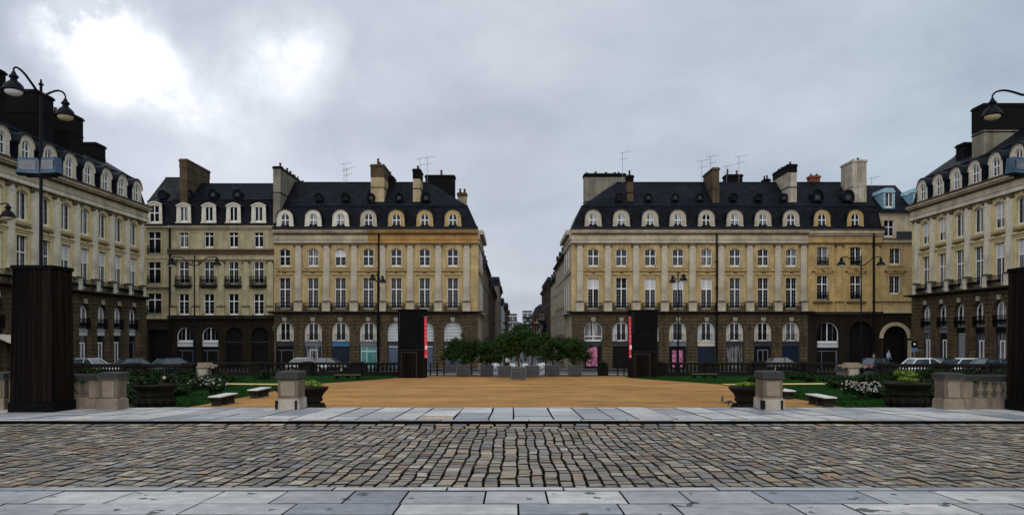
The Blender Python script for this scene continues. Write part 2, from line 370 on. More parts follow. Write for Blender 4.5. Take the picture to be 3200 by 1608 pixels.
def win_data(w, h, rise, style):
    """style: (columns, panes high below transom, transom at fraction or 0, opened leaf)"""
    k = (round(w, 3), round(h, 3), round(rise, 3), style)
    if k in WC: return WC[k]
    cols, rows, tr, opened = style; W = M['white']; f = MB()
    ring(f, w - 0.16, h, max(0, rise - 0.08) if rise else 0, 0.08, -0.06, 0.03, W)
    if rise <= 0: f.box(-w / 2, w / 2, -0.06, 0.03, h - 0.08, h, W) if False else None
    f.box(-w / 2, w / 2, -0.06, 0.03, 0, 0.16, W)
    top = h + rise
    zt = h * tr if tr else top
    f.box(-0.05, 0.05, -0.07, 0.02, 0.16, head(0, w, h, rise) - 0.05, W)
    if tr: f.box(-w / 2 + 0.05, w / 2 - 0.05, -0.08, 0.02, zt - 0.05, zt + 0.05, W)
    for i in range(1, cols):
        x = -w / 2 + w * i / cols
        if abs(x) < 0.08: continue
        z1 = zt if opened and x > 0 else head(x, w, h, rise) - 0.05
        f.box(x - 0.009, x + 0.009, -0.05, 0.01, 0.16, z1, M['muntin'])
    for j in range(1, rows):
        z = 0.16 + (zt - 0.16) * j / rows
        f.box(-w / 2 + 0.05, 0 if opened else w / 2 - 0.05, -0.05, 0.01, z - 0.008, z + 0.008, M['muntin'])
    if tr and top - zt > 1.0:
        z = (zt + top) / 2; f.box(-w / 2 + 0.05, w / 2 - 0.05, -0.05, 0.01, z - 0.008, z + 0.008, M['muntin'])
    if opened: f.box(w / 2 - 0.10, w / 2 - 0.06, -0.5, -0.06, 0.16, zt - 0.06, W)
    p = MB(); arched_poly(p, w, h, rise, 0.0, M['pane'])
    WC[k] = (f.data('window'), p.data('pane')); return WC[k]
SC = {}
def surround_data(w, h, rise, kind, mat):
    k = (round(w, 3), round(h, 3), round(rise, 3), kind, mat.name)
    if k in SC: return SC[k]
    s = MB()
    ring(s, w + 0.02, h, rise, 0.16, -0.07, 0.0, mat)
    if kind in ('sill', 'both'):
        s.box(-w / 2 - 0.3, w / 2 + 0.3, -0.16, 0.0, -0.17, 0.0, mat); s.box(-w / 2 - 0.22, w / 2 + 0.22, -0.09, 0.0, -0.3, -0.172, mat)
    if kind in ('hood', 'both'):
        zt = h + rise + 0.2
        s.box(-w / 2 - 0.32, w / 2 + 0.32, -0.26, 0.0, zt + 0.22, zt + 0.33, mat); s.box(-w / 2 - 0.2, w / 2 + 0.2, -0.12, 0.0, zt + 0.02, zt + 0.218, mat)
        s.tbox(-0.22, 0.22, -0.3, 0.0, zt + 0.332, zt + 0.5, 0.1, M['brownstone'], 0)
    if kind == 'sill':
        s.tbox(-0.14, 0.14, -0.13, 0.0, h + rise + 0.02, h + rise + 0.36, -0.05, mat, 0)
    SC[k] = s.data('surround'); return SC[k]
def window(par, x, y, z, w, h, rise=0, style=(4, 4, 0.62, False), sur=None, surmat=None, pane=None, blind=False, wally=None):
    fd, pd = win_data(w, h, rise, style)
    o = link(fd, 'window', par, (x, y, z)); p = link(pd, 'pane', o)
    if pane:
        p.data = pd.copy(); p.data.materials[0] = M[pane]
    if sur: link(surround_data(w, h, rise, sur, surmat), 'surround', o, (0, (wally or 0) - y, 0))
    if blind:
        b = MB(); zt = h * style[2] if style[2] else h * 0.4
        b.box(-w / 2 + 0.08, w / 2 - 0.08, -0.035, -0.02, zt + 0.05, h - 0.04 + rise * 0.5, M['paneblind']); b.build('blind', o)
    return o
BALC = {}
def balcony_data(w, kind):
    if (w, kind) in BALC: return BALC[(w, kind)]
    b = MB(); I = M['iron']; h = 0.95; d = 0.42
    def run(p, q, n):
        p = Vector(p); q = Vector(q)
        for i in range(n + 1):
            c = p.lerp(q, i / n); b.box(c.x - 0.013, c.x + 0.013, c.y - 0.013, c.y + 0.013, 0.06, h - 0.03, I)
            if i < n:
                e = p.lerp(q, (i + .5) / n)
                if abs(p.y - q.y) < 0.01: b.hexa([(c.x, c.y - .012, .1), (c.x + .03, c.y - .012, .1), (c.x + .03, c.y + .012, .1), (c.x, c.y + .012, .1), (e.x, c.y - .012, h * .6), (e.x + .03, c.y - .012, h * .6), (e.x + .03, c.y + .012, h * .6), (e.x, c.y + .012, h * .6)], I)
    n = max(4, int(w / 0.13))
    run((-w / 2, -d, 0), (w / 2, -d, 0), n); run((-w / 2, -d, 0), (-w / 2, 0, 0), 3); run((w / 2, -d, 0), (w / 2, 0, 0), 3)
    b.box(-w / 2 - .02, w / 2 + .02, -d - .025, -d + .025, h - .03, h + .02, I); b.box(-w / 2 - .02, w / 2 + .02, -d - .02, -d + .02, .04, .08, I)
    for s in (-1, 1): b.box(s * w / 2 - .025, s * w / 2 + .025, -d + .027, 0, h - .03, h + .02, I)
    b.box(-w / 2 + .03, w / 2 - .03, -d + .005, -d + .012, h * 0.5, h * 0.62, I)
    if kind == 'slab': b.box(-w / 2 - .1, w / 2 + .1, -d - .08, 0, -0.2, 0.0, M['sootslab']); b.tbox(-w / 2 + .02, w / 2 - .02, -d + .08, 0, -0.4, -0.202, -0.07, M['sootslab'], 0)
    BALC[(w, kind)] = b.data('balcony'); return BALC[(w, kind)]
def pilaster_data(w, z0, zped, z1, mat, d=0.22):
    p = MB(); h = zped - z0
    p.box(-w * .62, w * .62, -d - .14, 0, 0, h - .1, mat); p.box(-w * .68, w * .68, -d - .2, 0, h - .098, h + .04, M['brownstone'])
    p.tbox(-w * .58, w * .58, -d - .06, 0, h + .042, h + .2, .06, mat, 0)
    zt = z1 - z0
    p.box(-w / 2, w / 2, -d, 0, h + .202, zt - .62, mat)
    p.box(-w * .53, w * .53, -d - .03, 0, zt - .618, zt - .55, mat)
    # capital: bell, with two volutes and abacus coloured dark for its shadow
    p.tbox(-w * .48, w * .48, -d - .02, 0, zt - .548, zt - .14, -w * .1, mat, -0.0)
    for s in (-1, 1):
        p.tube([(s * w * .55, -d - .12, zt - .28), (s * w * .55, -.01, zt - .28)], .12, M['brownstone'], 8)
    p.box(-w * .66, w * .66, -d - .14, 0, zt - .138, zt, M['brownstone'])
    return p.data('pilaster')
class Building:
    def __init__(s, name, label, loc, rot, x0, x1, depth, zg, cat='building', group=None):
        s.root = empty(name, (loc[0], loc[1], zg), label, cat, group, rot); s.x0, s.x1, s.depth, s.zg = x0, x1, depth, zg
        s.w = MB()
    def z(s, z): return z - s.zg
    def floor(s, z0, z1, ops, mat, rev=0.28, revmat=None, y=0.0, x0=None, x1=None):
        wall(s.w, s.x0 if x0 is None else x0, s.x1 if x1 is None else x1, s.z(z0), s.z(z1), [(a, b, s.z(c), s.z(d), e) for a, b, c, d, e in ops], mat, y, rev, revmat)
    def body(s, ztop, mat, sides=(True, True), back=True, foot=-1.0):
        a, b, d = s.x0, s.x1, s.depth; t = s.z(ztop)
        for ok, x in zip(sides, (a, b)):
            if ok: s.w.face([(x, 0, foot), (x, d, foot), (x, d, t), (x, 0, t)], mat)
        s.w.face([(a, d, foot), (b, d, foot), (b, d, t), (a, d, t)], mat)
        s.w.face([(a, 0.0, foot), (b, 0.0, foot), (b, 0.0, 0), (a, 0.0, 0)], mat)
        s.w.build('wall', s.root)
    def slab(s, name, x0, x1, steps, end=True):
        """moulding: steps = (z0, z1, projection, material)"""
        if name == 'string_course' and len(steps) > 1:
            for st_ in steps: s.slab(name, x0, x1, [st_], end)
            return None
        b = MB()
        for z0, z1, pr, mt in steps:
            b.box(x0 - (pr if end else 0), x1 + (pr if end else 0), -pr, 0.12, s.z(z0), s.z(z1), mt)
        return b.build(name, s.root)
    def roof(s, z0, z1, z2, i1, i2, hipL=0, hipR=0, mat=None, matup=None, eave=0.0, name='roof', backi=None):
        mat = mat or M['slate']; matup = matup or mat; a, b, d = s.x0, s.x1, s.depth; r = MB()
        e = eave; l1 = i1 if hipL else 0.0; r1 = i1 if hipR else 0.0
        za, zb_, zc = s.z(z0), s.z(z1), s.z(z2); bi = i2 if backi is None else backi
        E = [(a - (e if hipL else 0), -e, za), (b + (e if hipR else 0), -e, za), (b + (e if hipR else 0), d + e, za), (a - (e if hipL else 0), d + e, za)]
        B = [(a + l1, i1, zb_), (b - r1, i1, zb_), (b - r1, d - i1, zb_), (a + l1, d - i1, zb_)]
        T = [(a + hipL, i2, zc), (b - hipR, i2, zc), (b - hipR, max(i2 + .05, d - bi), zc), (a + hipL, max(i2 + .05, d - bi), zc)]
        for i in range(4):
            j = (i + 1) % 4
            r.face([E[i], E[j], B[j], B[i]], mat); r.face([B[i], B[j], T[j], T[i]], matup)
        r.face(T, matup); r.face(E[::-1], mat)
        # flashing roll along the break, lead apron at the eave
        r.tube([(B[0][0], i1 - .02, zb_), (B[1][0], i1 - .02, zb_)], .09, M['lead'], 6)
        r.tube([(T[0][0], i2, zc), (T[1][0], i2, zc)], .08, M['lead'], 6)
        s.r = r.build(name, s.root); s.rz = (z0, z1, z2, i1, i2); return s.r
    def close(s): pass
def chimney(par, zg, x0, x1, y0, y1, z0, z1, mat, cap=None, pots=3, capmat=None, capfrac=0.0, potmat=None, poth=(.35, .8)):
    """stack with corbelled cap and pots; par is the roof, zg its datum"""
    c = MB(); capmat = capmat or mat; zc = z1 - .3 - capfrac
    c.box(x0, x1, y0, y1, z0 - zg, zc - zg, mat)
    if capfrac: c.box(x0 - .03, x1 + .03, y0 - .03, y1 + .03, zc - zg, z1 - .3 - zg, capmat)
    c.box(x0 - .10, x1 + .10, y0 - .10, y1 + .10, z1 - .298 - zg, z1 - .12 - zg, capmat)
    c.tbox(x0 - .04, x1 + .04, y0 - .04, y1 + .04, z1 - .118 - zg, z1 - zg, .05, capmat)
    c.box(x0 - .05, x1 + .05, y0 - .05, y1 + .05, z0 - zg + (z1 - z0) * .62, z0 - zg + (z1 - z0) * .62 + .1, capmat)
    along_y = (y1 - y0) > (x1 - x0) * 1.5
    for i in range(pots):
        t = (i + .5) / pots + U(-.06, .06)
        x, y = ((x0 + x1) / 2, y0 + (y1 - y0) * t) if along_y else (x0 + (x1 - x0) * t, (y0 + y1) / 2)
        h = U(*poth); r = U(.10, .15)
        c.lathe([(r * 1.25, 0), (r * 1.1, .08), (r, h * .8), (r * 1.2, h * .85), (r * 1.15, h), (r * .8, h)], potmat or M['terra'], 9, (x, y, z1 - zg))
    return c.build('chimney', par)
def antenna(par, zg, x, y, z0, z1, kind=0):
    a = MB(); m = M['steel']
    a.tube([(x, y, z0 - zg), (x, y, z1 - zg)], .024, m, 5)
    for k, (dz, l) in enumerate([(0.1, 1.3), (0.9, .9)][:2 if kind else 1]):
        z = z1 - zg - dz; a.tube([(x - l * .3, y, z - .05), (x + l * .7, y, z + .22)], .016, m, 5)
        for j in range(5):
            t = -l * .3 + l * j / 4.; a.tube([(x + t, y - .3, z + t * .2), (x + t, y + .3, z + t * .2)], .009, m, 4)
            a.tube([(x + t, y, z + t * .2 - .12), (x + t, y, z + t * .2 + .12)], .009, m, 4)
    a.build('antenna', par)
def dormer(B, x, z0, mat, w=0.95, h=1.15, y0=0.12, sq=False, hoodmat=None, back=1.6, style=(2, 3, 0.75, False), wid=1.9, blind=False, pane=None):
    """round-headed stone dormer with a lead barrel roof running back into the slope"""
    zl = B.z(z0); rise = 0.15 if sq else w / 2; t = (wid - w) / 2; d = MB(); hood = hoodmat or M['lead']
    n = 12; H = h + (0.45 if sq else 0)
    inner = [(-w / 2, 0.15)] + arc_pts(0, w, H, rise, n) + [(w / 2, 0.15)]
    if sq: outer = [(-wid / 2, 0.0)] + [(-wid / 2 * .93 + wid * .93 * i / n, H + .12 + .32 * sin(pi * i / n)) for i in range(n + 1)] + [(wid / 2, 0.0)]
    else: outer = [(-wid / 2, 0.0)] + arc_pts(0, wid * .94, H, wid * .47, n) + [(wid / 2, 0.0)]
    for i in range(len(inner) - 1):
        a, b, c, e = inner[i], inner[i + 1], outer[i + 1], outer[i]
        d.face([(a[0], 0, a[1]), (b[0], 0, b[1]), (c[0], 0, c[1]), (e[0], 0, e[1])], mat)
        d.face([(a[0], 0, a[1]), (b[0], 0, b[1]), (b[0], .2, b[1]), (a[0], .2, a[1])], mat)
    for i in range(len(outer) - 1):   # cheeks and barrel
        a, b = outer[i], outer[i + 1]
        d.face([(a[0], 0, a[1]), (b[0], 0, b[1]), (b[0] * .97, back, b[1]), (a[0] * .97, back, a[1])], mat if i in (0, len(outer) - 2) and False else hood)
    # hood mould
    mo = outer[1:-1]
    for i in range(len(mo) - 1):
        a, b = mo[i], mo[i + 1]; s1 = lambda p, k: (p[0] * (1 + k), p[1] + (p[1] - H * .6) * k)
        A0, B0, A1, B1 = a, b, s1(a, .12), s1(b, .12)
        d.face([(A0[0], -.12, A0[1]), (B0[0], -.12, B0[1]), (B1[0], -.12, B1[1]), (A1[0], -.12, A1[1])], hood if not sq else mat)
        d.face([(A1[0], -.12, A1[1]), (B1[0], -.12, B1[1]), (B1[0] * .98, back, B1[1]), (A1[0] * .98, back, A1[1])], hood)
        d.face([(A0[0], -.12, A0[1]), (B0[0], -.12, B0[1]), (B0[0], 0, B0[1]), (A0[0], 0, A0[1])], mat)
    d.box(-w / 2 - .1, w / 2 + .1, -.12, .18, 0.0, 0.148, mat)
    if sq: d.box(-wid / 2 - .05, wid / 2 + .05, -.2, -.002, -.22, 0.1, mat)
    else:
        for s in (-1, 1): d.tbox(s * (wid / 2 - .12) - .16, s * (wid / 2 - .12) + .16, -.1, -.002, 0, .3, .05, mat)
    o = d.build('dormer', B.root, (x, y0, zl))
    fd, pd = win_data(w, H - .15, rise, style)
    link(fd, 'window_frame', o, (0, .17, .15)); p = link(pd, 'pane', o, (0, .17, .15))
    if pane: p.data = pd.copy(); p.data.materials[0] = M[pane]
    return o
VENT = None
def vent(B, x, z, s=1.0, kind=0):
    """small dark roof hood on the upper slope"""
    z0, z1, z2, i1, i2 = B.rz; y = i1 + (z - z1) / (z2 - z1) * (i2 - i1)
    v = MB(); w = .42 * s; h = .75 * s; n = 8; zl = B.z(z)
    o = [(-w, 0)] + arc_pts(0, 2 * w, h * .5, w, n) + [(w, 0)]
    v.face([(x + a, y - .35, zl + b) for a, b in o], M['slate'])
    for a, b in zip(o, o[1:]): v.face([(x + a[0] * 1.1, y - .45, zl + a[1] * 1.08), (x + b[0] * 1.1, y - .45, zl + b[1] * 1.08), (x + b[0], y + 1.1, zl + b[1]), (x + a[0], y + 1.1, zl + a[1])], M['lead'])
    v.box(x - w * .45, x + w * .45, y - .38, y - .352, zl + .12, zl + h * .6, M['greyfascia' if kind else 'void'])
    v.box(x - w * 1.1, x + w * 1.1, y - .6, y - .3, zl - .08, zl + .02, M['lead'])
    v.build('roof_hatch', B.r)
# ---- shop arcades
def shop(B, x, w, zt, spec, dz=0, rise=None, y=0.42, zsill=0.9, ground=None):
    """infill of one arcade arch. spec: upper kind, fascia material, lower kind"""
    up, fas, low = spec; rise = w / 2 if rise is None else rise
    zs = zt - rise; zg = B.zg if ground is None else ground
    s0 = zsill + dz
    o = MB()
    o.box(-w / 2, w / 2, y - .12, y + .05, B.z(s0 - .58), B.z(s0 - .14), M[fas]) ; o.box(-w / 2, w / 2, y - .2, y + .05, B.z(s0 - .138), B.z(s0), M['greyfascia' if fas in ('navy', 'greyfascia', 'void') else fas])
    o.box(-w / 2, -w / 2 + .12, y - .08, y + .04, B.z(zg), B.z(s0 - .582), M['void' if low in ('dark', 'void') else 'greyfascia']); o.box(w / 2 - .12, w / 2, y - .08, y + .04, B.z(zg), B.z(s0 - .582), M['greyfascia'])
    sf = o.build('shopfront', B.root, (x, 0, 0))
    hu = zs - s0
    def up_panel(m, name='spandrel_panel'):
        p = MB(); arched_poly(p, w, hu, rise, y, M[m]); return p.build(name, sf, (0, 0, B.z(s0)))
    if up in ('flank', 'flankwhite', 'flankbal'):
        up_panel('cream' if up == 'flank' else 'offwhite')
        ww = w * .56
        fd, pd = win_data(ww, hu + rise * .72, rise * .14, (2, 2, 0.0, False))
        link(fd, 'window_frame', sf, (0, y - .05, B.z(s0))); link(pd, 'pane', sf, (0, y - .04, B.z(s0)))
        if up == 'flankbal': link(balcony_data(round(ww + .2, 2), 'rail'), 'guard_rail', sf, (0, y - .06, B.z(s0)))
        else:
            g = MB(); g.box(-ww / 2 - .12, ww / 2 + .12, y - .3, y - .26, B.z(s0) + .75, B.z(s0) + .8, M['iron'])
            for i in range(9): t = -ww / 2 - .1 + (ww + .2) * i / 8; g.box(t - .012, t + .012, y - .29, y - .27, B.z(s0), B.z(s0) + .75, M['iron'])
            g.build('guard_rail', sf)
    elif up == 'shutter':
        up_panel('offwhite', 'roller_blind'); g = MB()
        for i in range(6):
            z = .25 + i * .36
            if z < hu + rise - .15:
                xx = w / 2 - .06 if z < hu else sqrt(max(.01, rise ** 2 - (z - hu) ** 2)) * w / 2 / rise - .05
                g.box(-xx, xx, y - .03, y - .005, B.z(s0) + z, B.z(s0) + z + .04, M['midgrey'])
        g.build('blind_slats', sf)
    elif up == 'curtain':
        fd, pd = win_data(w, hu, rise, (2, 2, 0.45, False)); link(fd, 'window_frame', sf, (0, y - .02, B.z(s0))); p = link(pd.copy(), 'pane', sf, (0, y, B.z(s0))); p.data.materials[0] = M['panecurt']
    elif up == 'fanlight':
        fd, pd = win_data(w, hu, rise, (4, 1, 0.0, False)); link(fd, 'window_frame', sf, (0, y - .02, B.z(s0))); link(pd, 'pane', sf, (0, y, B.z(s0)))
    elif up == 'narrow':     # recessed tall window with an iron guard, white reveals
        up_panel('void', 'recess'); ww = w * .78  # flat dark panel paints the shade around the window
        fd, pd = win_data(ww, hu + rise * .15, ww / 2 * .95, (2, 4, 0.0, False)); link(fd, 'window_frame', sf, (0, y - .06, B.z(s0))); pn = link(pd.copy() if R() < .6 else pd, 'pane', sf, (0, y - .04, B.z(s0)))
        if pn.data is not pd: pn.data.materials[0] = M['panecurt']
        link(balcony_data(round(w - .1, 2), 'rail'), 'guard_rail', sf, (0, y - .02, B.z(s0)))
    else: up_panel('void', 'recess')  # flat dark panel stands for the unlit depth of an open arch
    zl, zh = B.z(zg), B.z(s0 - .58); lw = w / 2 - .12; H = zh - zl
    p = MB()
    lm = {'dark': 'void', 'void': 'void', 'navy': 'navy', 'bluegrey': 'bluegrey', 'teal': 'teal', 'door': 'pane', 'greydoor': 'pane', 'white': 'pane', 'pink': 'void', 'pink2': 'void', 'lights': 'void', 'pale': 'offwhite'}[low]
    p.box(-lw, lw, y, y + .05, zl, zh, M[lm]); p.build('shutter' if low in ('navy', 'bluegrey', 'pale') else 'shop_window', sf)
    d = MB(); fr = {'teal': 'offwhite', 'door': 'offwhite', 'white': 'white', 'greydoor': 'midgrey', 'dark': 'midgrey'}.get(low)
    if low in ('navy', 'bluegrey', 'pale'):
        k = int(H / .16); mm = M['navy' if low == 'navy' else 'bluegrey' if low == 'bluegrey' else 'midgrey']
        for i in range(k): d.box(-lw + .02, lw - .02, y - .03, y - .002, zl + i * .16 + .02, zl + i * .16 + .13, mm)
        if low == 'bluegrey': d.box(-lw, lw, y - .1, y - .032, zh - .12, zh, M['offwhite'])
        d.build('shutter_slats', sf)
    elif fr:
        f = M[fr]; hh = H * (.82 if low != 'teal' else .97)
        if low == 'teal':
            for t in (-lw, -lw * .3, lw - .08): d.box(t, t + .08, y - .05, y - .002, zl, zl + hh, f)
            d.box(-lw, lw, y - .06, y - .052, zl + hh * .78, zl + hh * .84, f)
        elif low == 'dark': d.box(-lw * .55, -lw * .5, y - .05, y - .002, zl, zl + hh, f); d.box(lw * .9, lw, y - .05, y - .002, zl, zl + hh, f); d.box(-lw, lw, y - .06, y - .004, zl + hh, zl + hh + .07, f)
        else:
            a, b = (-.45, .45) if low == 'door' else (-lw * .6, lw * .75)
            for t in (a, b - .09, (a + b) / 2 - .03)[:2 if low == 'door' else 3]: d.box(t, t + .09, y - .06, y - .002, zl, zl + hh, f)
            d.box(a, b, y - .058, y - .004, zl + hh, zl + hh + .1, f)
        d.build('door_frame', sf)
    if low == 'pink':
        q = MB(); q.box(-.75, .5, y - .03, y - .002, zl + .45, zl + 2.7, M['pinkposter']); q.build('poster', sf)
    if low == 'pink2':
        for a, b in ((-.6, -.12), (.2, .65)):
            q = MB(); q.box(a, b, y - .03, y - .002, zl + .3, zl + 2.3, M['pinkposter']); q.build('poster', sf)
    return sf
# ---------------------------------------------------------------- the palace-fronted blocks
def palace(B, bays, dz, wallm, pilm, pilx, win1, win2, wfw=1.3, arcw=2.1, rustm=None, entm=None, splitx=None, entm2=None, blinds=(), blinds2=(), opened=(), opened2=(), dormm=None, pedh=True, dw=1.9, shops=(), keystones=True, skipbal=(), wallsplit=None, arcades=True, dpane=None, downp=(), guth=.3, dy0=.1, dh=1.2, sfb=9.55, sfh=1.8):
    rustm = rustm or M['rust']; entm = entm or M['beigeband']; x0, x1 = B.x0, B.x1
    arch_top = 3.2 + dz; ar = arcw / 2
    # ground arcade with mezzanine, first floor, second floor
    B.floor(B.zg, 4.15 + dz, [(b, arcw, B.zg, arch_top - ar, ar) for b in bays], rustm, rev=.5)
    B.floor(4.15 + dz, 8.95 + dz, [(b, wfw, 4.62 + dz, 8.2 + dz, 0) for b in bays], wallm)
    B.floor(8.95 + dz, 12.15 + dz, [(b, wfw, sfb + dz, sfb + sfh + dz, .26) for b in bays], wallm)
    B.floor(12.15 + dz, 13.9 + dz, [], entm)
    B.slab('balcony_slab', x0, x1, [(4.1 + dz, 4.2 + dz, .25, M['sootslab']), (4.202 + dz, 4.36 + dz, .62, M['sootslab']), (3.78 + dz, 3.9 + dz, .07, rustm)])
    for a, b in zip([x0] + list(pilx), list(pilx) + [x1]):
        if b - a > 1.8:
            s = MB(); s.box(a + .4, b - .4, -.09, .05, B.z(8.9 + dz), B.z(9.02 + dz), M['brownstone']); s.build('string_course', B.root)
    for a, b, em in ((x0, splitx, entm), (splitx, x1, entm2)) if splitx else ((x0, x1, entm),):
        B.slab('cornice', a, b, [(12.15 + dz, 12.24 + dz, .28, M['brownstone']), (12.242 + dz, 12.62 + dz, .26, pilm if em is entm else em), (12.622 + dz, 12.7 + dz, .33, em),
            (12.702 + dz, 13.2 + dz, .2, em), (13.202 + dz, 13.34 + dz, .34, M['brownstone']), (13.342 + dz, 13.5 + dz, .5, em), (13.502 + dz, 13.68 + dz, .68, em), (13.682 + dz, 13.8 + dz, .74, M['brownstone'])], end=False)
    B.slab('gutter', x0, x1, [(13.802 + dz, 13.8 + guth + dz, .7, M['lead'])], end=False)
    pd = pilaster_data(.72, 4.36 + dz, 5.5 + dz, 12.15 + dz, pilm)
    for x in pilx: link(pd, 'pilaster', B.root, (x, 0, B.z(4.362 + dz)))
    bw = 1.95
    for i, b in enumerate(bays):
        window(B.root, b, .22, B.z(4.62 + dz), wfw, 3.58, 0, win1 if i not in opened else (4, 6, .66, True), 'hood', wallm, blind=i in blinds, pane='void' if i in opened else None)
        if i in opened:
            pass
        st = win2 if i not in opened2 else (4, 4, .66, True)
        window(B.root, b, .22, B.z(sfb + dz), wfw, sfh, .26, st, 'sill', wallm, blind=i in blinds2)
        if i not in skipbal: link(balcony_data(bw, 'rail'), 'balcony', B.root, (b, -.12, B.z(4.36 + dz)))
        dormer(B, b, 13.7 + guth + dz, dormm[i] if dormm else pilm, w=1.0, h=dh, wid=dw, y0=dy0, back=1.6 - dy0, pane=dpane[i] if dpane else None)
        if i < len(shops) and shops[i]: shop(B, b, arcw, arch_top, shops[i], dz, ar)
        if keystones:
            k = MB(); k.tbox(-.2, .2, -.16, 0, 0, .42, -.05, M['pierpale'], 0); k.tube([(0, -.2, .2), (0, -.05, .25)], .11, M['pierpale'], 7); k.build('keystone', B.root, (b, 0, B.z(arch_top + .04)))
        s = MB(); ring(s, arcw + .02, arch_top - ar - B.zg, ar, .42, -.05, .0, rustm, arch_top - ar - B.zg - .02, n=14)
        for q in range(9):    # voussoir joints
            t = pi * (q + .5) / 9; s.tube([((ar + .03) * cos(t), -.055, arch_top - ar - B.zg + (ar + .03) * sin(t)), ((ar + .62) * cos(t), -.055, arch_top - ar - B.zg + (ar + .62) * sin(t))], .022, M['void'], 4)
        s.build('arch_moulding', B.root, (b, 0, 0))
    # rusticated pier courses: blocks standing proud between channels
    edges = [x0] + [e for b in bays for e in (b - ar, b + ar)] + [x1]
    for a, b in zip(edges[::2], edges[1::2]):
        zz = B.zg + .05; k = 0; r = MB()
        while zz < 3.5 + dz:
            h = .36; a2, b2 = a, b
            if zz > arch_top - ar:
                dxx = max(0, ar + .45 - sqrt(max(0, (ar + .45) ** 2 - (zz + .18 - (arch_top - ar)) ** 2)))
                a2 -= 0 if a == x0 else min(ar * .8, dxx) - .45; b2 += 0 if b == x1 else min(ar * .8, dxx) - .45
            if b2 - a2 >= .25:
                cut = a2 + (b2 - a2) * (.38 if k % 2 else .62)
                for p, q in ((a2, cut - .02), (cut + .02, b2)):
                    if q - p > .08: r.tbox(p + .012, q - .012, -.06 - U(0, .03), 0, B.z(zz), B.z(zz + h - .05), .015, rustm, 0)
            zz += h + .02; k += 1
        r.build('rusticated_pier', B.root)
    for x in downp:
        p = MB(); p.tube([(x, -.3, B.z(13.7 + dz)), (x, -.32, B.z(B.zg))], .1, M['iron'], 7)
        for z in range(0, 15, 3): p.box(x - .15, x + .15, -.34, -.02, B.z(B.zg + z + .5), B.z(B.zg + z + .58), M['iron'])
        p.build('downpipe', B.root)
ZG = -2.45
def X89(px): return PX(px, 89.0)
# ---- left palace block
LX0, LX1 = X89(856), X89(1494)
A = Building('palace_block', 'ochre palace block of seven bays left of the street gap, with round stone dormers', (0, 89), 0, LX0, LX1, 12, ZG, group=None)
bays = [X89(p) for p in (890, 978, 1064, 1151, 1238, 1327, 1415)]
pil = [X89(p) for p in (933, 1021, 1107, 1195, 1282, 1370, 1458)]
FR = (4, 5, .64, False); SF = (2, 2, .64, False); SF4 = (4, 4, .64, False)
shopsL = [('flank', 'greyfascia', 'dark'), ('flank', 'midgrey', 'door'), ('flank', 'blue', 'navy'), ('flank', 'midgrey', 'teal'), ('shutter', 'greyfascia', 'bluegrey'), ('shutter', 'greyfascia', 'bluegrey'), ('shutter', 'greyfascia', 'bluegrey')]
palace(A, bays, 0, M['ochre'], M['beige'], pil, FR, SF, splitx=X89(1150), entm2=M['orange'], shops=shopsL, dormm=[M['cream']] * 3 + [M['beige'], M['ochre2'], M['ochre2'], M['ochre2']], downp=(X89(1185),), blinds2=(2,), dw=2.0, dpane=(None, 'panecurt', 'panecurt', None, None, None, None))
A.roof(13.9, 16.75, 20.45, 1.25, 6.0, hipL=0, hipR=6.2, mat=M['slate'], matup=M['slate'])
zg = A.zg; rf = A.r
chimney(rf, zg, X89(841) + .35, X89(866) + .3, .35, 11.5, 13, 21.25, M['chimgrey'], pots=8, capmat=M['chimdark'])
chimney(rf, zg, PX(1158, 91), PX(1200, 91), 2.1, 6.6, 14.5, PZ(512, 91), M['chimcream'], pots=5, capmat=M['chimbrown'], capfrac=1.25)
chimney(rf, zg, PX(1202, 94), PX(1228, 94), 5.2, 7.2, 16, PZ(548, 94), M['chimdark'], pots=3)
chimney(rf, zg, PX(1290, 91), PX(1313, 91), 2.1, 4.6, 15, PZ(526, 91), M['chimcream'], pots=1, capmat=M['chimdark'], capfrac=.9)
chimney(rf, zg, PX(1332, 98), PX(1422, 98), 8, 9.6, 13, PZ(551, 98), M['chimdark'], pots=1)
chimney(rf, zg, PX(1432, 99), PX(1459, 99), 8.8, 10, 13, PZ(606, 99), M['pierstone'], pots=2, capmat=M['chimbrown'], capfrac=.25)
for px, k in ((1003, 0), (1085, 0), (1251, 1), (1334, 1), (1165, 1)): vent(A, PX(px, 92), 17.55, 1.0, k)
for px, t in ((1070, 505), (1078, 520), (1310, 488), (1333, 486)): antenna(rf, zg, PX(px, 94), 5.9, 19.9, PZ(t, 94), 1)
# street side wall of this block: openings cut, a few mouldings
st = MB(); L = []
for z, h in ((4.6, 3.2), (9.5, 2.0)):
    for y in (3.0, 6.2, 9.2): L.append((y, z, h))
def side_face(B, x, sgn, rot, mat, cols, dz=0):
    """windows, quoins and mouldings on the end wall (local x = const)"""
    for y in cols:
        for z, h in ((4.7, 3.0), (9.5, 2.0)):
            m = MB(); m.box(-.75, .75, -.1, 0, -.2, h + .25, mat); m.box(-.6, .6, -.13, -.101, 0, h, M['pane']); m.box(-.04, .04, -.17, -.131, 0, h, M['white']); m.box(-.6, .6, -.165, -.131, h * .62, h * .62 + .08, M['white'])
            m.build('side_window', B.root, (x, y, B.z(z + dz)), rz=rot)
    s = MB(); e = sgn
    for z0, z1, pr in ((4.1, 4.36, .5), (8.9, 9.02, .12), (12.2, 12.6, .16), (12.7, 13.3, .2), (13.302, 13.8, .6)):
        a, b = (x, x + pr) if e > 0 else (x - pr, x)
        s.box(a, b, .3, B.depth, B.z(z0 + dz), B.z(z1 + dz), mat)
    s.build('side_moulding', B.root)
side_face(A, LX1, 1, pi / 2, M['beige'], (2.6, 6.0, 9.4))
A.floor(0, 0, [], M['ochre'])
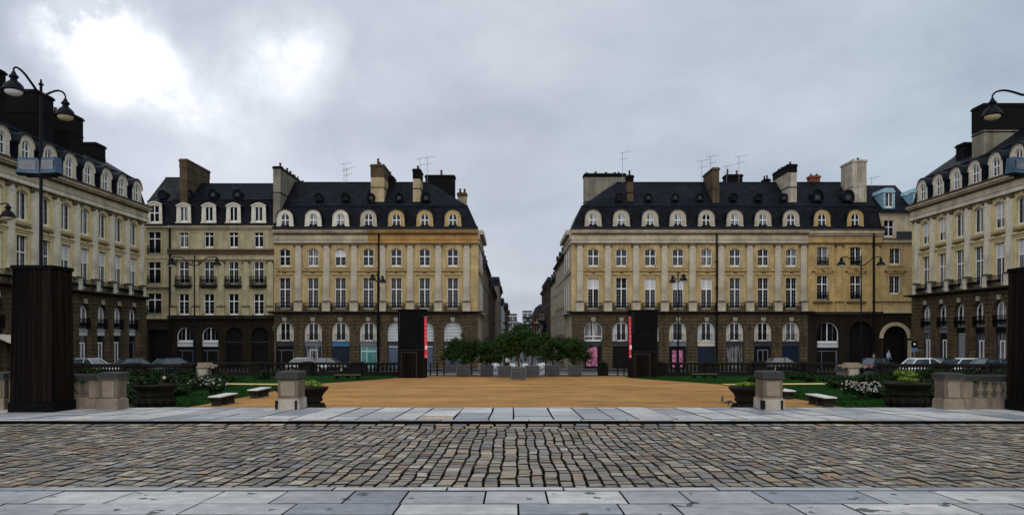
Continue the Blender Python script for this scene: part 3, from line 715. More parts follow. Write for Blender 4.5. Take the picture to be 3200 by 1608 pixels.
A.body(13.9, M['beige'])

# ---- right palace block
RX0, RX1 = X89(1786), X89(2524)
B2 = Building('palace_block', 'long ochre palace block of eight bays right of the street gap, with grey pilasters', (0, 89), 0, RX0, RX1, 12, ZG)
bays = [X89(p) for p in (1854, 1942, 2032, 2119, 2208, 2297, 2385, 2473)]
pil = [X89(p) for p in (1812, 1899, 1987, 2076, 2163, 2253, 2342, 2430, 2510)]
shopsR = [('curtain', 'greyfascia', 'pink'), ('flankwhite', 'greyfascia', 'lights'), ('shutter', 'greyfascia', 'lights'), ('flank', 'midgrey', 'pink2'), ('flankwhite', 'cream', 'navy'), ('flank', 'greyfascia', 'greydoor'), ('flank', 'greyfascia', 'greydoor'), ('flank', 'greyfascia', 'navy')]
palace(B2, bays, 0, M['ochre'], M['beige'], pil, FR, SF4, shops=shopsR, blinds=(0, 2, 3, 4), opened=(0, 1), opened2=(0, 2), downp=(X89(2238),), dw=2.02, dpane=('panecurt', 'panecurt', 'panecurt', 'panecurt', 'void', 'panecurt', None, None))
B2.roof(13.9, 16.75, 20.45, 1.25, 6.0, hipL=6.0, hipR=0)
zg = B2.zg; rf = B2.r
chimney(rf, zg, PX(1824, 98), PX(1952, 98), 8, 9.5, 12.5, PZ(546, 98), M['chimgrey'], pots=5, capmat=M['chimdark'], poth=(.15, .35), capfrac=.2)
chimney(rf, zg, PX(1961, 91), PX(1980, 91), 2.2, 3.4, 15, PZ(545, 91), M['chimbrown'], pots=1, capmat=M['chimdark'], capfrac=.5)
chimney(rf, zg, PX(2226, 91), PX(2247, 91), 1.9, 6.3, 14.8, PZ(523, 91), M['chimbrown'], pots=0)
chimney(rf, zg, PX(2264, 97), PX(2316, 97), 7.4, 8.8, 16, PZ(547, 97), M['chimdark'], pots=2, poth=(.5, .8))
chimney(rf, zg, PX(2462, 91), PX(2490, 91), 2.0, 7.2, 14.5, PZ(512, 91), M['chimpale'], pots=5, capmat=M['chimdark'], capfrac=.7, poth=(.2, .4))
chimney(rf, zg, PX(2382, 96), PX(2400, 96), 6.2, 7.2, 17, PZ(562, 96), M['chimdark'], pots=2)
for px, k in ((1931, 0), (2022, 1), (2105, 1), (2181, 1), (2285, 0), (2363, 0), (2441, 1)): vent(B2, PX(px, 92), 17.6, .9, k)
for px, t in ((1949, 470), (2199, 495), (2226, 482), (2277, 512), (2316, 482)): antenna(rf, zg, PX(px, 94), 5.9, 19.9, PZ(t, 94), 1)
side_face(B2, RX0, -1, -pi / 2, M['beige'], (2.6, 6.0, 9.4))
B2.body(13.9, M['beige'])

# ---- right corner block, yellower and plainer
CX0, CX1 = RX1 + .02, X89(2757)
C = Building('corner_block', 'yellow ochre corner block with two bays and a black arch below', (0, 89), 0, CX0, CX1, 12, ZG)
cb = [X89(2570), X89(2674)]
ao = [(X89(2588), 2.55, C.zg, 1.9, 1.2), (X89(2692), 2.75, C.zg, 1.9, 1.3)]
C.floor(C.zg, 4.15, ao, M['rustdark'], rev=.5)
C.floor(4.15, 8.95, [(b, 1.3, 5.65, 8.45, 0) for b in cb], M['ochre2'])
C.floor(8.95, 12.15, [(b, 1.3, 9.6, 11.75, 0) for b in cb], M['ochre2'])
C.floor(12.15, 13.9, [], M['beigeband'])
C.slab('balcony_slab', CX0, CX1, [(3.95, 4.3, .3, M['sootslab'])], end=False)
C.slab('cornice', CX0, CX1, [(12.15, 12.3, .2, M['brownstone']), (12.302, 12.9, .1, M['ochre2']), (13.1, 13.34, .34, M['beigeband']), (13.342, 13.68, .6, M['beigeband']), (13.682, 13.8, .74, M['brownstone'])], end=False)
C.slab('gutter', CX0, CX1, [(13.802, 14.1, .7, M['lead'])], end=False)
pdx = pilaster_data(.75, 4.36, 5.5, 12.15, M['ochre2'], d=.1)
for p in (2622, 2738): link(pdx, 'pilaster', C.root, (X89(p), 0, C.z(4.302)))
for b in cb:
    window(C.root, b, .2, C.z(5.65), 1.3, 2.8, 0, (4, 4, .66, False), 'hood', M['ochre2'])
    window(C.root, b, .2, C.z(9.6), 1.3, 2.15, 0, (4, 4, 0, False), 'sill', M['ochre2'])
    link(balcony_data(1.3, 'rail'), 'balcony', C.root, (b, .3, C.z(5.65))); link(balcony_data(1.3, 'rail'), 'balcony', C.root, (b, .3, C.z(9.6)))
    s = MB(); s.box(b - 1.1, b + 1.1, -.3, 0, C.z(5.3), C.z(5.5), M['brownstone']); s.build('window_ledge', C.root)
    s = MB(); s.box(b - 1.25, b + 1.25, -.12, 0, C.z(8.9), C.z(9.04), M['brownstone']); s.build('string_course', C.root)
    dormer(C, b, 13.98, M['ochre2'], w=.98, h=1.25, wid=2.0, y0=.1)
C.roof(13.9, 16.75, 20.45, 1.25, 6.0)
shop(C, X89(2588), 2.55, 3.1, ('fanlight', 'offwhite', 'dark'), 0, 1.2, zsill=.75)
v = MB(); v.box(-1.37, 1.37, .6, .65, 0, C.z(3.2), M['void']); v.build('passage_gate', C.root, (X89(2692), 0, 0))  # dark board standing in for the shade inside the passage
d = MB(); d.tube([(X89(2727), -.3, C.z(13.7)), (X89(2727), -.32, 0)], .12, M['iron'], 7); d.build('downpipe', C.root)
chimney(C.r, C.zg, PX(2664, 91), PX(2708, 91), 2.0, 5.2, 14.0, PZ(498, 91), M['chimpale'], pots=3, capmat=M['chimpale'], poth=(.2, .5))
chimney(C.r, C.zg, PX(2525, 96), PX(2556, 96), 6.3, 7.3, 17, PZ(551, 96), M['redterra'], pots=2, poth=(.25, .4))
for px in (2543, 2638): vent(C, PX(px, 92), 17.5, 1.5, 1)
C.body(13.9, M['ochre2'])

# ---- far right recessed house with archway
DX0, DX1 = CX1 + .02, X89(2885)
D = Building('archway_house', 'plain ochre house with tall carriage arch and blue roof dormer, right back corner', (0, 89), 0, DX0, DX1, 12, ZG)
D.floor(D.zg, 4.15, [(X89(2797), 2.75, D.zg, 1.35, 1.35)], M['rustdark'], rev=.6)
D.floor(4.15, 12.4, [(X89(2796), 1.25, 6.35, 8.4, 0)], M['ochre']) if False else None
D.floor(4.15, 8.6, [(X89(2796), 1.25, 6.35, 8.4, 0)], M['ochre'])
D.floor(8.6, 12.6, [(X89(2797), 1.25, 9.75, 11.6, 0)], M['ochre'])
D.floor(12.6, 16.0, [(X89(2790), 1.2, 13.1, 15.0, 0)], M['beigeband'], y=.9)
D.slab('string_course', DX0, DX1, [(4.15, 4.4, .2, M['beigeband']), (5.4, 5.5, .12, M['brownstone'])], end=False)
s = MB(); s.box(X89(2797) - 1.3, X89(2797) + 1.3, -.12, 0, D.z(8.9), D.z(9.04), M['brownstone']); s.build('string_course', D.root)
D.slab('cornice', DX0, DX1, [(12.3, 12.6, .35, M['beigeband']), (12.602, 12.75, .45, M['brownstone'])], end=False)
s = MB(); s.box(DX0, DX1, -.1, .9, D.z(12.52), D.z(12.6), M['lead']); s.box(DX0 + 1.6, DX1, -.1, -.04, D.z(12.76), D.z(13.6), M['greyfascia']); s.build('terrace_parapet', D.root)
window(D.root, X89(2796), .2, D.z(6.35), 1.25, 2.05, 0, (4, 4, 0, False), 'hood', M['ochre']); window(D.root, X89(2797), .2, D.z(9.75), 1.25, 1.85, 0, (4, 3, 0, False), 'sill', M['ochre'])
window(D.root, X89(2790), 1.1, D.z(13.1), 1.2, 1.9, 0, (2, 2, .6, False))
s = MB(); ring(s, 2.8, D.z(1.35), 1.35, .28, -.14, 0, M['beigeband'], D.z(1.25), n=16); ring(s, 3.4, D.z(1.35), 1.6, .14, -.2, 0, M['beigeband'], D.z(1.25), n=16); s.build('arch_moulding', D.root, (X89(2797), 0, 0))
s = MB(); s.tbox(X89(2851) - .3, X89(2851) + .3, -.4, 0, D.z(1.2), D.z(2.4), -.12, M['rust']); s.build('carved_bracket', D.root)
s = MB(); s.box(X89(2836), X89(2870), -.05, .02, D.zg * 0 + 0, D.z(1.0), M['beigeband']); s.build('rendered_panel', D.root)
v = MB(); v.box(-1.37, 1.37, .6, .65, 0, D.z(2.7), M['void']); v.build('passage_gate', D.root, (X89(2797), 0, 0))  # dark board in place of the unlit carriage passage
r = MB(); y0 = .7
e0, e1 = D.z(15.95), D.z(20.2)
r.face([(DX0, y0, e0), (DX1, y0, e0), (DX1, 6.5, e1), (DX0, 6.5, e1)], M['slate']); r.face([(DX0, 6.5, e1), (DX1, 6.5, e1), (DX1, 12, e0), (DX0, 12, e0)], M['slate']); r.face([(DX0, y0, e0), (DX0, 6.5, e1), (DX0, 12, e0)], M['slate']); r.face([(DX1, y0, e0), (DX1, 6.5, e1), (DX1, 12, e0)], M['slate'])
r.box(DX0, DX1, y0 - .25, y0, e0 - .05, e0 + .12, M['lead']); D.r = r.build('roof', D.root); D.rz = (0, 16, 20.2, .7, 6.5)
for px in (2770, 2862):
    q = MB(); x = PX(px, 91); z = D.z(16.6)
    q.box(x - .7, x - .45, 1.4, 1.5, z, z + 1.75, M['zinc']); q.box(x + .45, x + .7, 1.4, 1.5, z, z + 1.75, M['zinc']); q.box(x - .7, x + .7, 1.4, 1.5, z - .12, z - .002, M['zinc'])
    q.face([(x - .8, 1.3, z + 1.75), (x + .8, 1.3, z + 1.75), (x + .45, 1.3, z + 2.3), (x - .45, 1.3, z + 2.3)], M['zinc']); q.face([(x - .45, 1.3, z + 2.3), (x + .45, 1.3, z + 2.3), (x + .4, 4.5, z + 2.3), (x - .4, 4.5, z + 2.3)], M['zinc'])
    for sx in (-.7, .7): q.face([(x + sx, 1.4, z - .1), (x + sx, 4.2, z - .1), (x + sx, 4.2, z + 1.75), (x + sx, 1.4, z + 1.75)], M['zinc'])
    for sx in (-1, 1): q.face([(x + sx * .8, 1.3, z + 1.75), (x + sx * .45, 1.3, z + 2.3), (x + sx * .4, 4.5, z + 2.3), (x + sx * .8, 4.5, z + 1.75)], M['zinc'])
    o = q.build('dormer', D.root); fd, pd = win_data(.95, 1.7, 0, (4, 3, 0, False)); link(fd, 'window_frame', o, (x, 1.5, z)); link(pd, 'pane', o, (x, 1.5, z))
antenna(D.r, D.zg, PX(2748, 93), 6, 19.5, PZ(543, 93), 0)
D.body(12.6, M['ochre'])

# ---- back left olive block (four bays)
EX0, EX1 = X89(524), LX0 - .02
E = Building('town_block', 'olive beige block of four bays, left of the ochre palace block, arcade dark below', (0, 89.3), 0, EX0, EX1, 12, ZG)
eb = [X89(p) for p in (571, 650, 727, 806)]
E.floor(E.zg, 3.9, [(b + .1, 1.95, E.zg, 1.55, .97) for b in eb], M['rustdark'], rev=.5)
E.floor(3.9, 7.0, [(b, 1.2, 3.95, 6.35, 0) for b in eb], M['olive']); E.floor(7.0, 10.7, [(b, 1.15, 7.5, 10.0, .2) for b in eb], M['olive']); E.floor(10.7, 14.3, [(b, 1.1, 11.75, 13.5, 0) for b in eb], M['olive'])
E.slab('balcony_slab', EX0, EX1, [(3.5, 3.9, .45, M['sootslab'])], end=False)
E.slab('cornice', EX0, EX1, [(10.35, 10.6, .25, M['olive']), (10.602, 11.0, .12, M['beigeband']), (11.002, 11.35, .4, M['brownstone']), (11.352, 11.55, .5, M['brownstone'])], end=False)
E.slab('eaves_moulding', EX0, EX1, [(13.9, 14.1, .2, M['beigeband']), (14.102, 14.3, .4, M['beigeband'])], end=False)
E.slab('gutter', EX0, EX1, [(14.302, 14.55, .5, M['lead'])], end=False)
pe = pilaster_data(.7, 3.95, 5.0, 10.35, M['olive'], d=.14)
for p in (538, 611, 689, 767, 843): link(pe, 'pilaster', E.root, (X89(p), 0, E.z(3.902)))
for i, b in enumerate(eb):
    window(E.root, b, .2, E.z(3.95), 1.2, 2.4, 0, (2, 3, .66, False), 'frame', M['olive']); window(E.root, b, .2, E.z(7.5), 1.15, 2.5, .2, (4, 5, .7, False), 'frame', M['olive'])
    window(E.root, b, .2, E.z(11.75), 1.1, 1.75, 0, (2, 1, .78, False), 'frame', M['olive'])
    link(balcony_data(1.75, 'slab'), 'balcony', E.root, (b, 0, E.z(7.45)))
    dormer(E, b, 14.6, M['cream'], w=.95, h=1.35, wid=1.75, y0=-.05, sq=True, style=(2, 1, 0, False), blind=True)
    shop(E, b + .1, 1.95, 2.52, (('fanlight' if i < 2 else 'void'), 'offwhite' if i < 2 else 'void', 'dark' if i < 2 else 'void'), -.1, .97, zsill=.95)
E.roof(14.4, 17.5, 20.05, 1.0, 4.5, mat=M['slate'], matup=M['slate'])
chimney(E.r, E.zg, X89(549) + .1, X89(573) + .1, .5, 7.2, 15.5, PZ(494, 90) - .1, M['chimbrown'], pots=0, capmat=M['chimbrown'], capfrac=.8)
for px in (607, 682, 757): vent(E, PX(px, 92), 17.8, 1.1, 1)
d = MB(); d.tube([(EX0 + .2, -.2, E.z(14)), (EX0 + .2, -.2, 0)], .12, M['iron'], 7); d.build('downpipe', E.root)
E.body(14.4, M['olive'])

# ---- narrow house in the left back corner
FX0, FX1 = X89(425), EX0 - .02
H = Building('narrow_house', 'narrow one bay house squeezed into the left back corner, grey slate roof', (0, 89.6), 0, FX0, FX1, 12, ZG)
hx = X89(475)
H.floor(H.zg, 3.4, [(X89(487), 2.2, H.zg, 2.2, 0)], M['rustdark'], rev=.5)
H.floor(3.4, 7.1, [(hx, 1.65, 4.0, 6.45, 0)], M['olive']); H.floor(7.1, 10.9, [(hx, 1.5, 7.55, 10.1, 0)], M['olive']); H.floor(10.9, 14.3, [(hx, 1.5, 11.05, 13.6, 0)], M['olive'])
H.slab('string_course', FX0, FX1, [(3.3, 3.5, .2, M['sootslab']), (7.0, 7.2, .3, M['brownstone']), (10.5, 10.7, .1, M['olive'])], end=False)
H.slab('gutter', FX0, FX1, [(14.1, 14.3, .4, M['beigeband']), (14.302, 14.5, .5, M['lead'])], end=False)
for z, w_, h_ in ((4.0, 1.65, 2.45), (7.55, 1.5, 2.55), (11.05, 1.5, 2.55)):
    window(H.root, hx, .2, H.z(z), w_, h_, 0, (2, 1, .7, False), 'frame', M['olive']); link(balcony_data(round(w_, 2), 'rail'), 'balcony', H.root, (hx, .25, H.z(z)))
dormer(H, hx, 14.55, M['cream'], w=1.15, h=1.6, wid=1.9, y0=-.05, sq=True, style=(2, 1, .6, False))
H.roof(14.4, 17.3, 20.95, .7, 5.0, hipL=.9, mat=M['slate'], matup=M['slate2'])
vent(H, PX(515, 91), 17.7, 1.1, 0)
v = MB(); v.box(-1.1, 1.1, .5, .55, 0, H.z(2.2), M['void']); v.build('passage_gate', H.root, (X89(487), 0, 0))  # dark board for the shade in the ground floor opening
H.body(14.4, M['olive'])

# ---- wings
def wing(name, label, X, rot, n_bays, Yend, first, sp, dz, upz, ridge_in, left):
    W = Building(name, label, (X, 40 if left else Yend), rot, 0, Yend - 40, 11, ZG)
    tox = (lambda Y: Y - 40) if left else (lambda Y: Yend - Y)
    ys = [first - sp * i for i in range(n_bays)]
    bays = sorted(tox(y) for y in ys); pil = sorted([tox(y + sp / 2) for y in ys] + [tox(ys[-1] - sp / 2)])
    order = lambda i: i if not left else len(bays) - 1 - i     # index from the far end
    sL = [('narrow', 'void', 'dark')] * len(bays)
    if left:
        for k, s in enumerate([('narrow', 'offwhite', 'dark'), ('narrow', 'offwhite', 'white'), ('narrow', 'offwhite', 'white'), ('narrow', 'offwhite', 'white'), ('narrow', 'greyfascia', 'dark'), ('narrow', 'offwhite', 'dark')]): sL[order(k)] = s
    else:
        for k, s in enumerate([('narrow', 'midgrey', 'white'), ('narrow', 'midgrey', 'white'), ('narrow', 'void', 'pale'), ('narrow', 'void', 'white'), ('narrow', 'void', 'white'), ('narrow', 'void', 'white')]): sL[order(k)] = s
    nb = len(bays)
    bl = [order(k) for k in ((0, 1, 2, 3, 4) if left else (4, 5, 7))]
    palace(W, bays, dz, M['wingwall'], M['wingpil'], pil, FR, (3, 4, 0.0, False), wfw=1.45, arcw=1.95, shops=sL, blinds=bl, blinds2=[order(k) for k in (() if left else (0, 1, 4))], dw=2.0, guth=.08, dy0=-.35, dh=1.4, sfb=9.4, sfh=2.12, skipbal=())
    W.roof(13.9 + dz, 16.7 + dz, upz, .95, ridge_in)
    W.body(13.9 + dz, M['beige'])
    return W, tox
LW, toL = wing('palace_wing', 'cream pilastered wing along the left side of the square, nearer than the other blocks', -38.6, pi / 2, 13, 81.0, 78.3, 2.97, 1.24, 20.1, 4.6, True)
LW.slab('eave_return', 0, 0, [], end=False) if False else None
zg = LW.zg
def lch(Ya, Yb, Xa, Xb, top, m, pots, cm=None, zb=17): chimney(LW.r, zg, toL(Ya), toL(Yb), -38.6 - Xb, -38.6 - Xa, zb, top, m, pots=pots, capmat=cm, poth=(.2, .5))
lch(58.6, 61.0, -43.0, -40.2, 22.5, M['chimdark'], 2); lch(64.6, 67.0, -43.6, -40.0, 22.3, M['chimdark'], 2); lch(69.6, 72.0, -43.2, -40.2, 21.9, M['chimdark'], 2); lch(76.8, 78.6, -44.2, -41.6, 20.9, M['chimdark'], 0)
aw = MB(); xa = toL(60.6); xb = toL(57.0)
aw.hexa([(xb, -1.5, LW.z(.95)), (xa, -1.5, LW.z(.95)), (xa, 0, LW.z(1.55)), (xb, 0, LW.z(1.55)), (xb, -1.5, LW.z(1.02)), (xa, -1.5, LW.z(1.02)), (xa, 0, LW.z(1.68)), (xb, 0, LW.z(1.68))], M['cream']); aw.box(xb, xa, -1.52, -1.5, LW.z(.72), LW.z(1.0), M['offwhite']); aw.build('awning', LW.root)
RW, toR = wing('palace_wing', 'cream pilastered wing along the right side of the square, big chimney at the picture edge', 42.7, -pi / 2, 13, 82.0, 79.25, 3.0, 1.5, 20.7, 4.6, False)
zg = RW.zg
def rch(Ya, Yb, Xa, Xb, top, m, pots, cm=None, cf=0.0): chimney(RW.r, zg, toR(Yb), toR(Ya), Xa - 42.7, Xb - 42.7, 16, top, m, pots=pots, capmat=cm, capfrac=cf, poth=(.2, .5))
rch(71.5, 73.3, 43.9, 50, 23.2, M['chimgrey'], 0, M['chimdark'], 2.2); rch(76.8, 78.2, 45.2, 47.0, 20.9, M['chimdark'], 0)

# ---- houses down the side street
SH = 0
def street_house(label, x, y0, y1, face, zg, eave, top, mat, rows=4, group=None, name='street_house', inset=1.4):
    """face=+1: front looks towards +x (left side of the street)"""
    L = y1 - y0
    B = Building(name, label, (x, y0 if face > 0 else y1), pi / 2 if face > 0 else -pi / 2, 0, L, 9, zg)
    n = max(2, int(L / 3.2)); fh = (eave - zg) / rows
    bs = [(i + .5) * L / n for i in range(n)]
    for k in range(rows):
        z0 = zg + k * fh; h = fh * .55
        B.floor(z0, z0 + fh, [(b, 1.2, z0 + fh * .22, z0 + fh * .22 + h, 0) for b in bs], mat)
        for b in bs: window(B.root, b, .2, B.z(z0 + fh * .22), 1.2, h, 0, (2, 3, .66, False), 'sill', mat)
    B.slab('cornice', 0, L, [(eave - .5, eave - .2, .25, M['brownstone']), (eave - .198, eave, .5, M['sootslab'])], end=False)
    B.slab('string_course', 0, L, [(zg + fh, zg + fh + .25, .2, M['brownstone'])], end=False)
    B.roof(eave, top - 1.2, top, inset, 4.2, hipL=3, hipR=3)
    for b in bs[::2]: dormer(B, b, eave + .1, mat, w=.9, h=1.0, wid=1.5, y0=.1)
    chimney(B.r, B.zg, L * .45, L * .45 + .8, 3, 6, eave, top + 1.2, M['chimbrown'], pots=3)
    B.body(eave, mat); return B
def sx(Y, side): return (-3.8 if side < 0 else 6.9) + .0167 * (Y - 89)
street_house('dark narrow street house just behind the left palace block, first down the left pavement', sx(102, -1) - .15, 101.2, 121, 1, -2.9, 11.0, 15.5, M['fargrey'])
street_house('sooty street house, second down the left side of the side street', sx(125, -1) - .1, 121.1, 148, 1, -3.0, 9.0, 14.0, M['fardark'])
street_house('grey street house, third down the left side of the side street', sx(150, -1) + .3, 148.1, 172, 1, -3.1, 11.0, 13.5, M['fargrey'])
street_house('pale rendered street house, fourth down the left side of the side street', sx(175, -1) + .5, 172.1, 198, 1, -3.3, 8.0, 11.0, M['farwhite'])
street_house('small dark street house at the far end of the left row', sx(205, -1) + .8, 198.1, 232, 1, -3.4, 8.0, 11.0, M['fardark'])
street_house('beige street house just behind the right palace block, its cornice falling away', sx(102, 1) + .2, 101.2, 128, -1, -2.9, 12.6, 16.2, M['beige'])
street_house('ochre grey street house, second down the right side of the side street', sx(130, 1) + .1, 128.1, 152, -1, -3.0, 11.5, 15.5, M['beige'])
street_house('dark gabled street house, third down the right side of the side street', sx(160, 1) - .9, 152.1, 185, -1, -3.2, 11.5, 15.0, M['fardark'])
def front_house(name, label, Y, pxa, pxb, top_py, mat, rows, roofm, hips=2.0, dome=False):
    xa, xb = PX(pxa, Y), PX(pxb, Y); zt = PZ(top_py, Y); zg = -3.4; rt = zt - (2.8 if roofm else 0)
    B = Building(name, label, (0, Y), 0, xa, xb, 10, zg); fh = (rt - zg) / rows; n = max(2, int((xb - xa) / 3.0)); bs = [xa + (i + .5) * (xb - xa) / n for i in range(n)]
    for k in range(rows):
        z0 = zg + k * fh; B.floor(z0, z0 + fh, [(b, 1.2, z0 + fh * .22, z0 + fh * .8, 0) for b in bs], mat)
        for b in bs: window(B.root, b, .2, B.z(z0 + fh * .22), 1.2, fh * .58, 0, (2, 1, 0, False), 'sill', mat)
        if not roofm and k: 
            s = MB(); s.box(xa, xb, -1.1, 0, B.z(z0 - .1), B.z(z0 + .1), M['farwhite']); s.box(xa, xb, -1.1, -1.05, B.z(z0 + .102), B.z(z0 + 1.0), M['pane']); s.build('balcony', B.root)
    B.slab('cornice', xa, xb, [(rt - .4, rt, .4, M['brownstone'] if roofm else mat)], end=False)
    if roofm: B.roof(rt, rt + 1.9, zt, .8, 3, hipL=hips, hipR=hips, mat=roofm); chimney(B.r, zg, xb - 1.6, xb - .6, 3, 4.5, rt, zt + 1.4, M['chimgrey'], pots=2)
    else: B.roof(rt, rt + .3, rt + .5, .2, .4, mat=M['lead'])
    B.body(rt, mat); return B
front_house('brick_house', 'red brick house with a curved dark roof closing the side street', 190, 1664, 1716, 948, M['brick'], 4, M['slate2'])
front_house('apartment_block', 'white modern apartment block with stacked balconies, left of the far gap in the street', 250, 1588, 1616, 985, M['farwhite'], 5, None)
front_house('apartment_block', 'white modern apartment block stepped back, right of the far gap beside the brick house', 270, 1633, 1664, 975, M['farwhite'], 5, None)
front_house('apartment_block', 'distant pale apartment block low in the middle of the far gap', 330, 1606, 1640, 1012, M['farwhite'], 4, None)
front_house('low_house', 'low pale house in front of the red brick house', 160, 1690, 1712, 1000, M['farwhite'], 2, M['slate'])
# ---------------------------------------------------------------- ground
def sheet(name, xs, ys, zf, mat, label=None, kind='structure'):
    v = [(x, y, zf(x, y)) for y in ys for x in xs]; n = len(xs)
    f = [(j * n + i, j * n + i + 1, (j + 1) * n + i + 1, (j + 1) * n + i) for j in range(len(ys) - 1) for i in range(n - 1)]
    me = bpy.data.meshes.new(name); me.from_pydata(v, [], f); me.materials.append(mat)
    me.polygons.foreach_set('use_smooth', [True] * len(f))
    o = link(me, name); o['kind'] = kind; return o
M['earth'] = ground_mat('dull_earth', (0.06, 0.06, 0.05), (0.1, 0.1, 0.09), 0.2)
M['asphalt'] = ground_mat('damp_asphalt', (0.035, 0.035, 0.04), (0.07, 0.07, 0.075), 0.5, 0.5)
M['sand'] = ground_mat('ochre_stabilised_sand', (0.275, 0.135, 0.036), (0.43, 0.235, 0.07), 0.5, 0.95, 22, 0.7, (0.3, 0.8, 1))
def mottle(m):
    nt = m.node_tree; bs = nt.nodes['Principled BSDF']; src = bs.inputs['Base Color'].links[0].from_socket
    v = coords(nt, (.55, 1, 1), 'World'); w = coords(nt, (.16, 1.3, 1), 'World')
    c = mixc(nt, src, ramp(nt, tex(nt, 'noise', 1.1, v, 7, .7), [(.36, (.70, .66, .60)), (.5, (1, 1, 1)), (.66, (1.16, 1.14, 1.1))]), 1.0, 'MULTIPLY')
    c = mixc(nt, c, (.10, .05, .018), ramp(nt, tex(nt, 'noise', 1.5, w, 5, .65), [(.63, 0.0), (.70, .55)]))
    c = mixc(nt, c, (.12, .07, .03), ramp(nt, tex(nt, 'noise', 9, w, 2, .5), [(.68, 0.0), (.71, .6)]))
    nt.links.new(c, bs.inputs['Base Color'])
mottle(M['sand'])
M['yellowpath'] = ground_mat('pale_yellow_gravel', (0.55, 0.42, 0.13), (0.62, 0.5, 0.2), 1.0, 0.9)
M['grass'] = ground_mat('dark_mown_grass', (0.003, 0.022, 0.003), (0.010, 0.050, 0.006), 0.5, 0.9, 30, 0.8, (1, 1, 1), 0.05)
M['bed'] = ground_mat('dark_planting_soil', (0.012, 0.012, 0.008), (0.03, 0.026, 0.018), 1.2, 0.95)
M['joint'] = ground_mat('dark_joint_sand', (0.003, 0.003, 0.003), (0.007, 0.007, 0.006), 3.0, 0.9, 20, spec=0.0)
M['roadpale'] = ground_mat('pale_pavement', (0.13, 0.13, 0.13), (0.19, 0.19, 0.19), 0.6, 0.6)
ys = [-60, 0, 22, 60, 110, 200, 400, 900, 2500]
sheet('ground', [-2500, -300, -60, 60, 300, 2500], ys, lambda x, y: G(y) - 1.3 if y < 62 else (G(y) - .35 if y < 1000 else G(900) - .35), M['earth'])
sheet('street_road', [-60, -20, 20, 60], [61.6, 70, 85, 110, 200, 400], lambda x, y: G(y), M['asphalt'])
for sx_ in (-1, 1):
    sheet('side_road', sorted([sx_ * 29, sx_ * 60]), [24, 40, 61.6], lambda x, y: G(y) - .004, M['asphalt'])
sheet('street_pavement', [-40, 0, 44], [85.5, 87, 88.99], lambda x, y: G(y) + .12, M['roadpale'])
sheet('street_pavement', [-12, 0, 12], [62.2, 65, 69], lambda x, y: G(y) + .05, M['roadpale'])
# sand court: the middle, with lawns either side
def court_in(x, y): return 1
LE = -12.3; RE = 12.6
sheet('sand_court', [LE - 1.5, -6, 0, 6, RE + 1.5], [22.9, 30, 40, 50, 61.7], lambda x, y: SAND(y), M['sand'])
def lawn(sgn):
    E = LE if sgn < 0 else RE
    edge = [(22.9, E), (30, E), (38, E - .0), (44, E + sgn * .4), (48, E + sgn * .3), (52, E - sgn * 1.6), (56, E - sgn * 3.2), (59, E - sgn * 3.6), (61.7, E - sgn * 3.6)]
    m = MB()
    for (ya, xa), (yb, xb) in zip(edge, edge[1:]):
        far = sgn * 30
        m.face([(xa, ya, SAND(ya) + .045), (far, ya, SAND(ya) + .1), (far, yb, SAND(yb) + .1), (xb, yb, SAND(yb) + .045)], M['grass'])
        m.face([(xa, ya, SAND(ya) - .02), (xa, ya, SAND(ya) + .045), (xb, yb, SAND(yb) + .045), (xb, yb, SAND(yb) - .02)], M['bed'])
        # rim of darker mown edge
    o = m.build('lawn'); o['kind'] = 'structure'
    p = MB(); xo = E + sgn * .2
    p.face([(xo, 45.6, SAND(45.6) + .055), (sgn * 19.3, 45.6, SAND(45.6) + .108), (sgn * 19.3, 47.2, SAND(47.2) + .108), (xo, 47.2, SAND(47.2) + .055)], M['yellowpath'])
    for q in (p,):
        o = q.build('gravel_path'); o['kind'] = 'structure'
lawn(-1); lawn(1)
for s_ in (-1, 1):
    p = MB(); p.face([(s_ * 14.2, 22.97, SAND(23) + .16), (s_ * 29.9, 22.97, SAND(23) + .16), (s_ * 29.9, 45, SAND(45) + .16), (s_ * 21, 44, SAND(44) + .16), (s_ * 17.2, 32, SAND(32) + .16), (s_ * 15.5, 27, SAND(27) + .16)], M['bed']); o = p.build('planting_bed'); o['kind'] = 'structure'  # dark sheet added over the lawn to darken gaps between balusters
# grass blades along the lawn margins
def grass(sgn):
    E = LE if sgn < 0 else RE; v = []; f = []
    for i in range(15000):
        y = 27 + 32 * R() ** 1.3; x = E + sgn * (.05 + (8 if y < 50 else 14) * R() ** 1.4)
        if 45.4 < y < 47.4 and abs(x) < 19.5: continue
        if y > 48: x -= sgn * 3.3 * min(1, (y - 48) / 9)
        z = SAND(y) + .04; h = U(.04, .10); a = U(0, pi); dx, dy = .03 * cos(a), .03 * sin(a); n = len(v)
        v += [(x - dx, y - dy, z), (x + dx, y + dy, z), (x + U(-.03, .03), y, z + h)]; f.append((n, n + 1, n + 2))
    me = bpy.data.meshes.new('grass'); me.from_pydata(v, [], f); me.materials.append(M['leafgrass']); o = link(me, 'grass'); o['kind'] = 'stuff'
    tag(o, 'short dark green grass blades on the %s lawn' % ('left' if sgn < 0 else 'right'), 'grass')
M['leafgrass'] = leaf_mat('grass_blades', (0.004, 0.024, 0.003), (0.014, 0.065, 0.007))
grass(-1); grass(1)

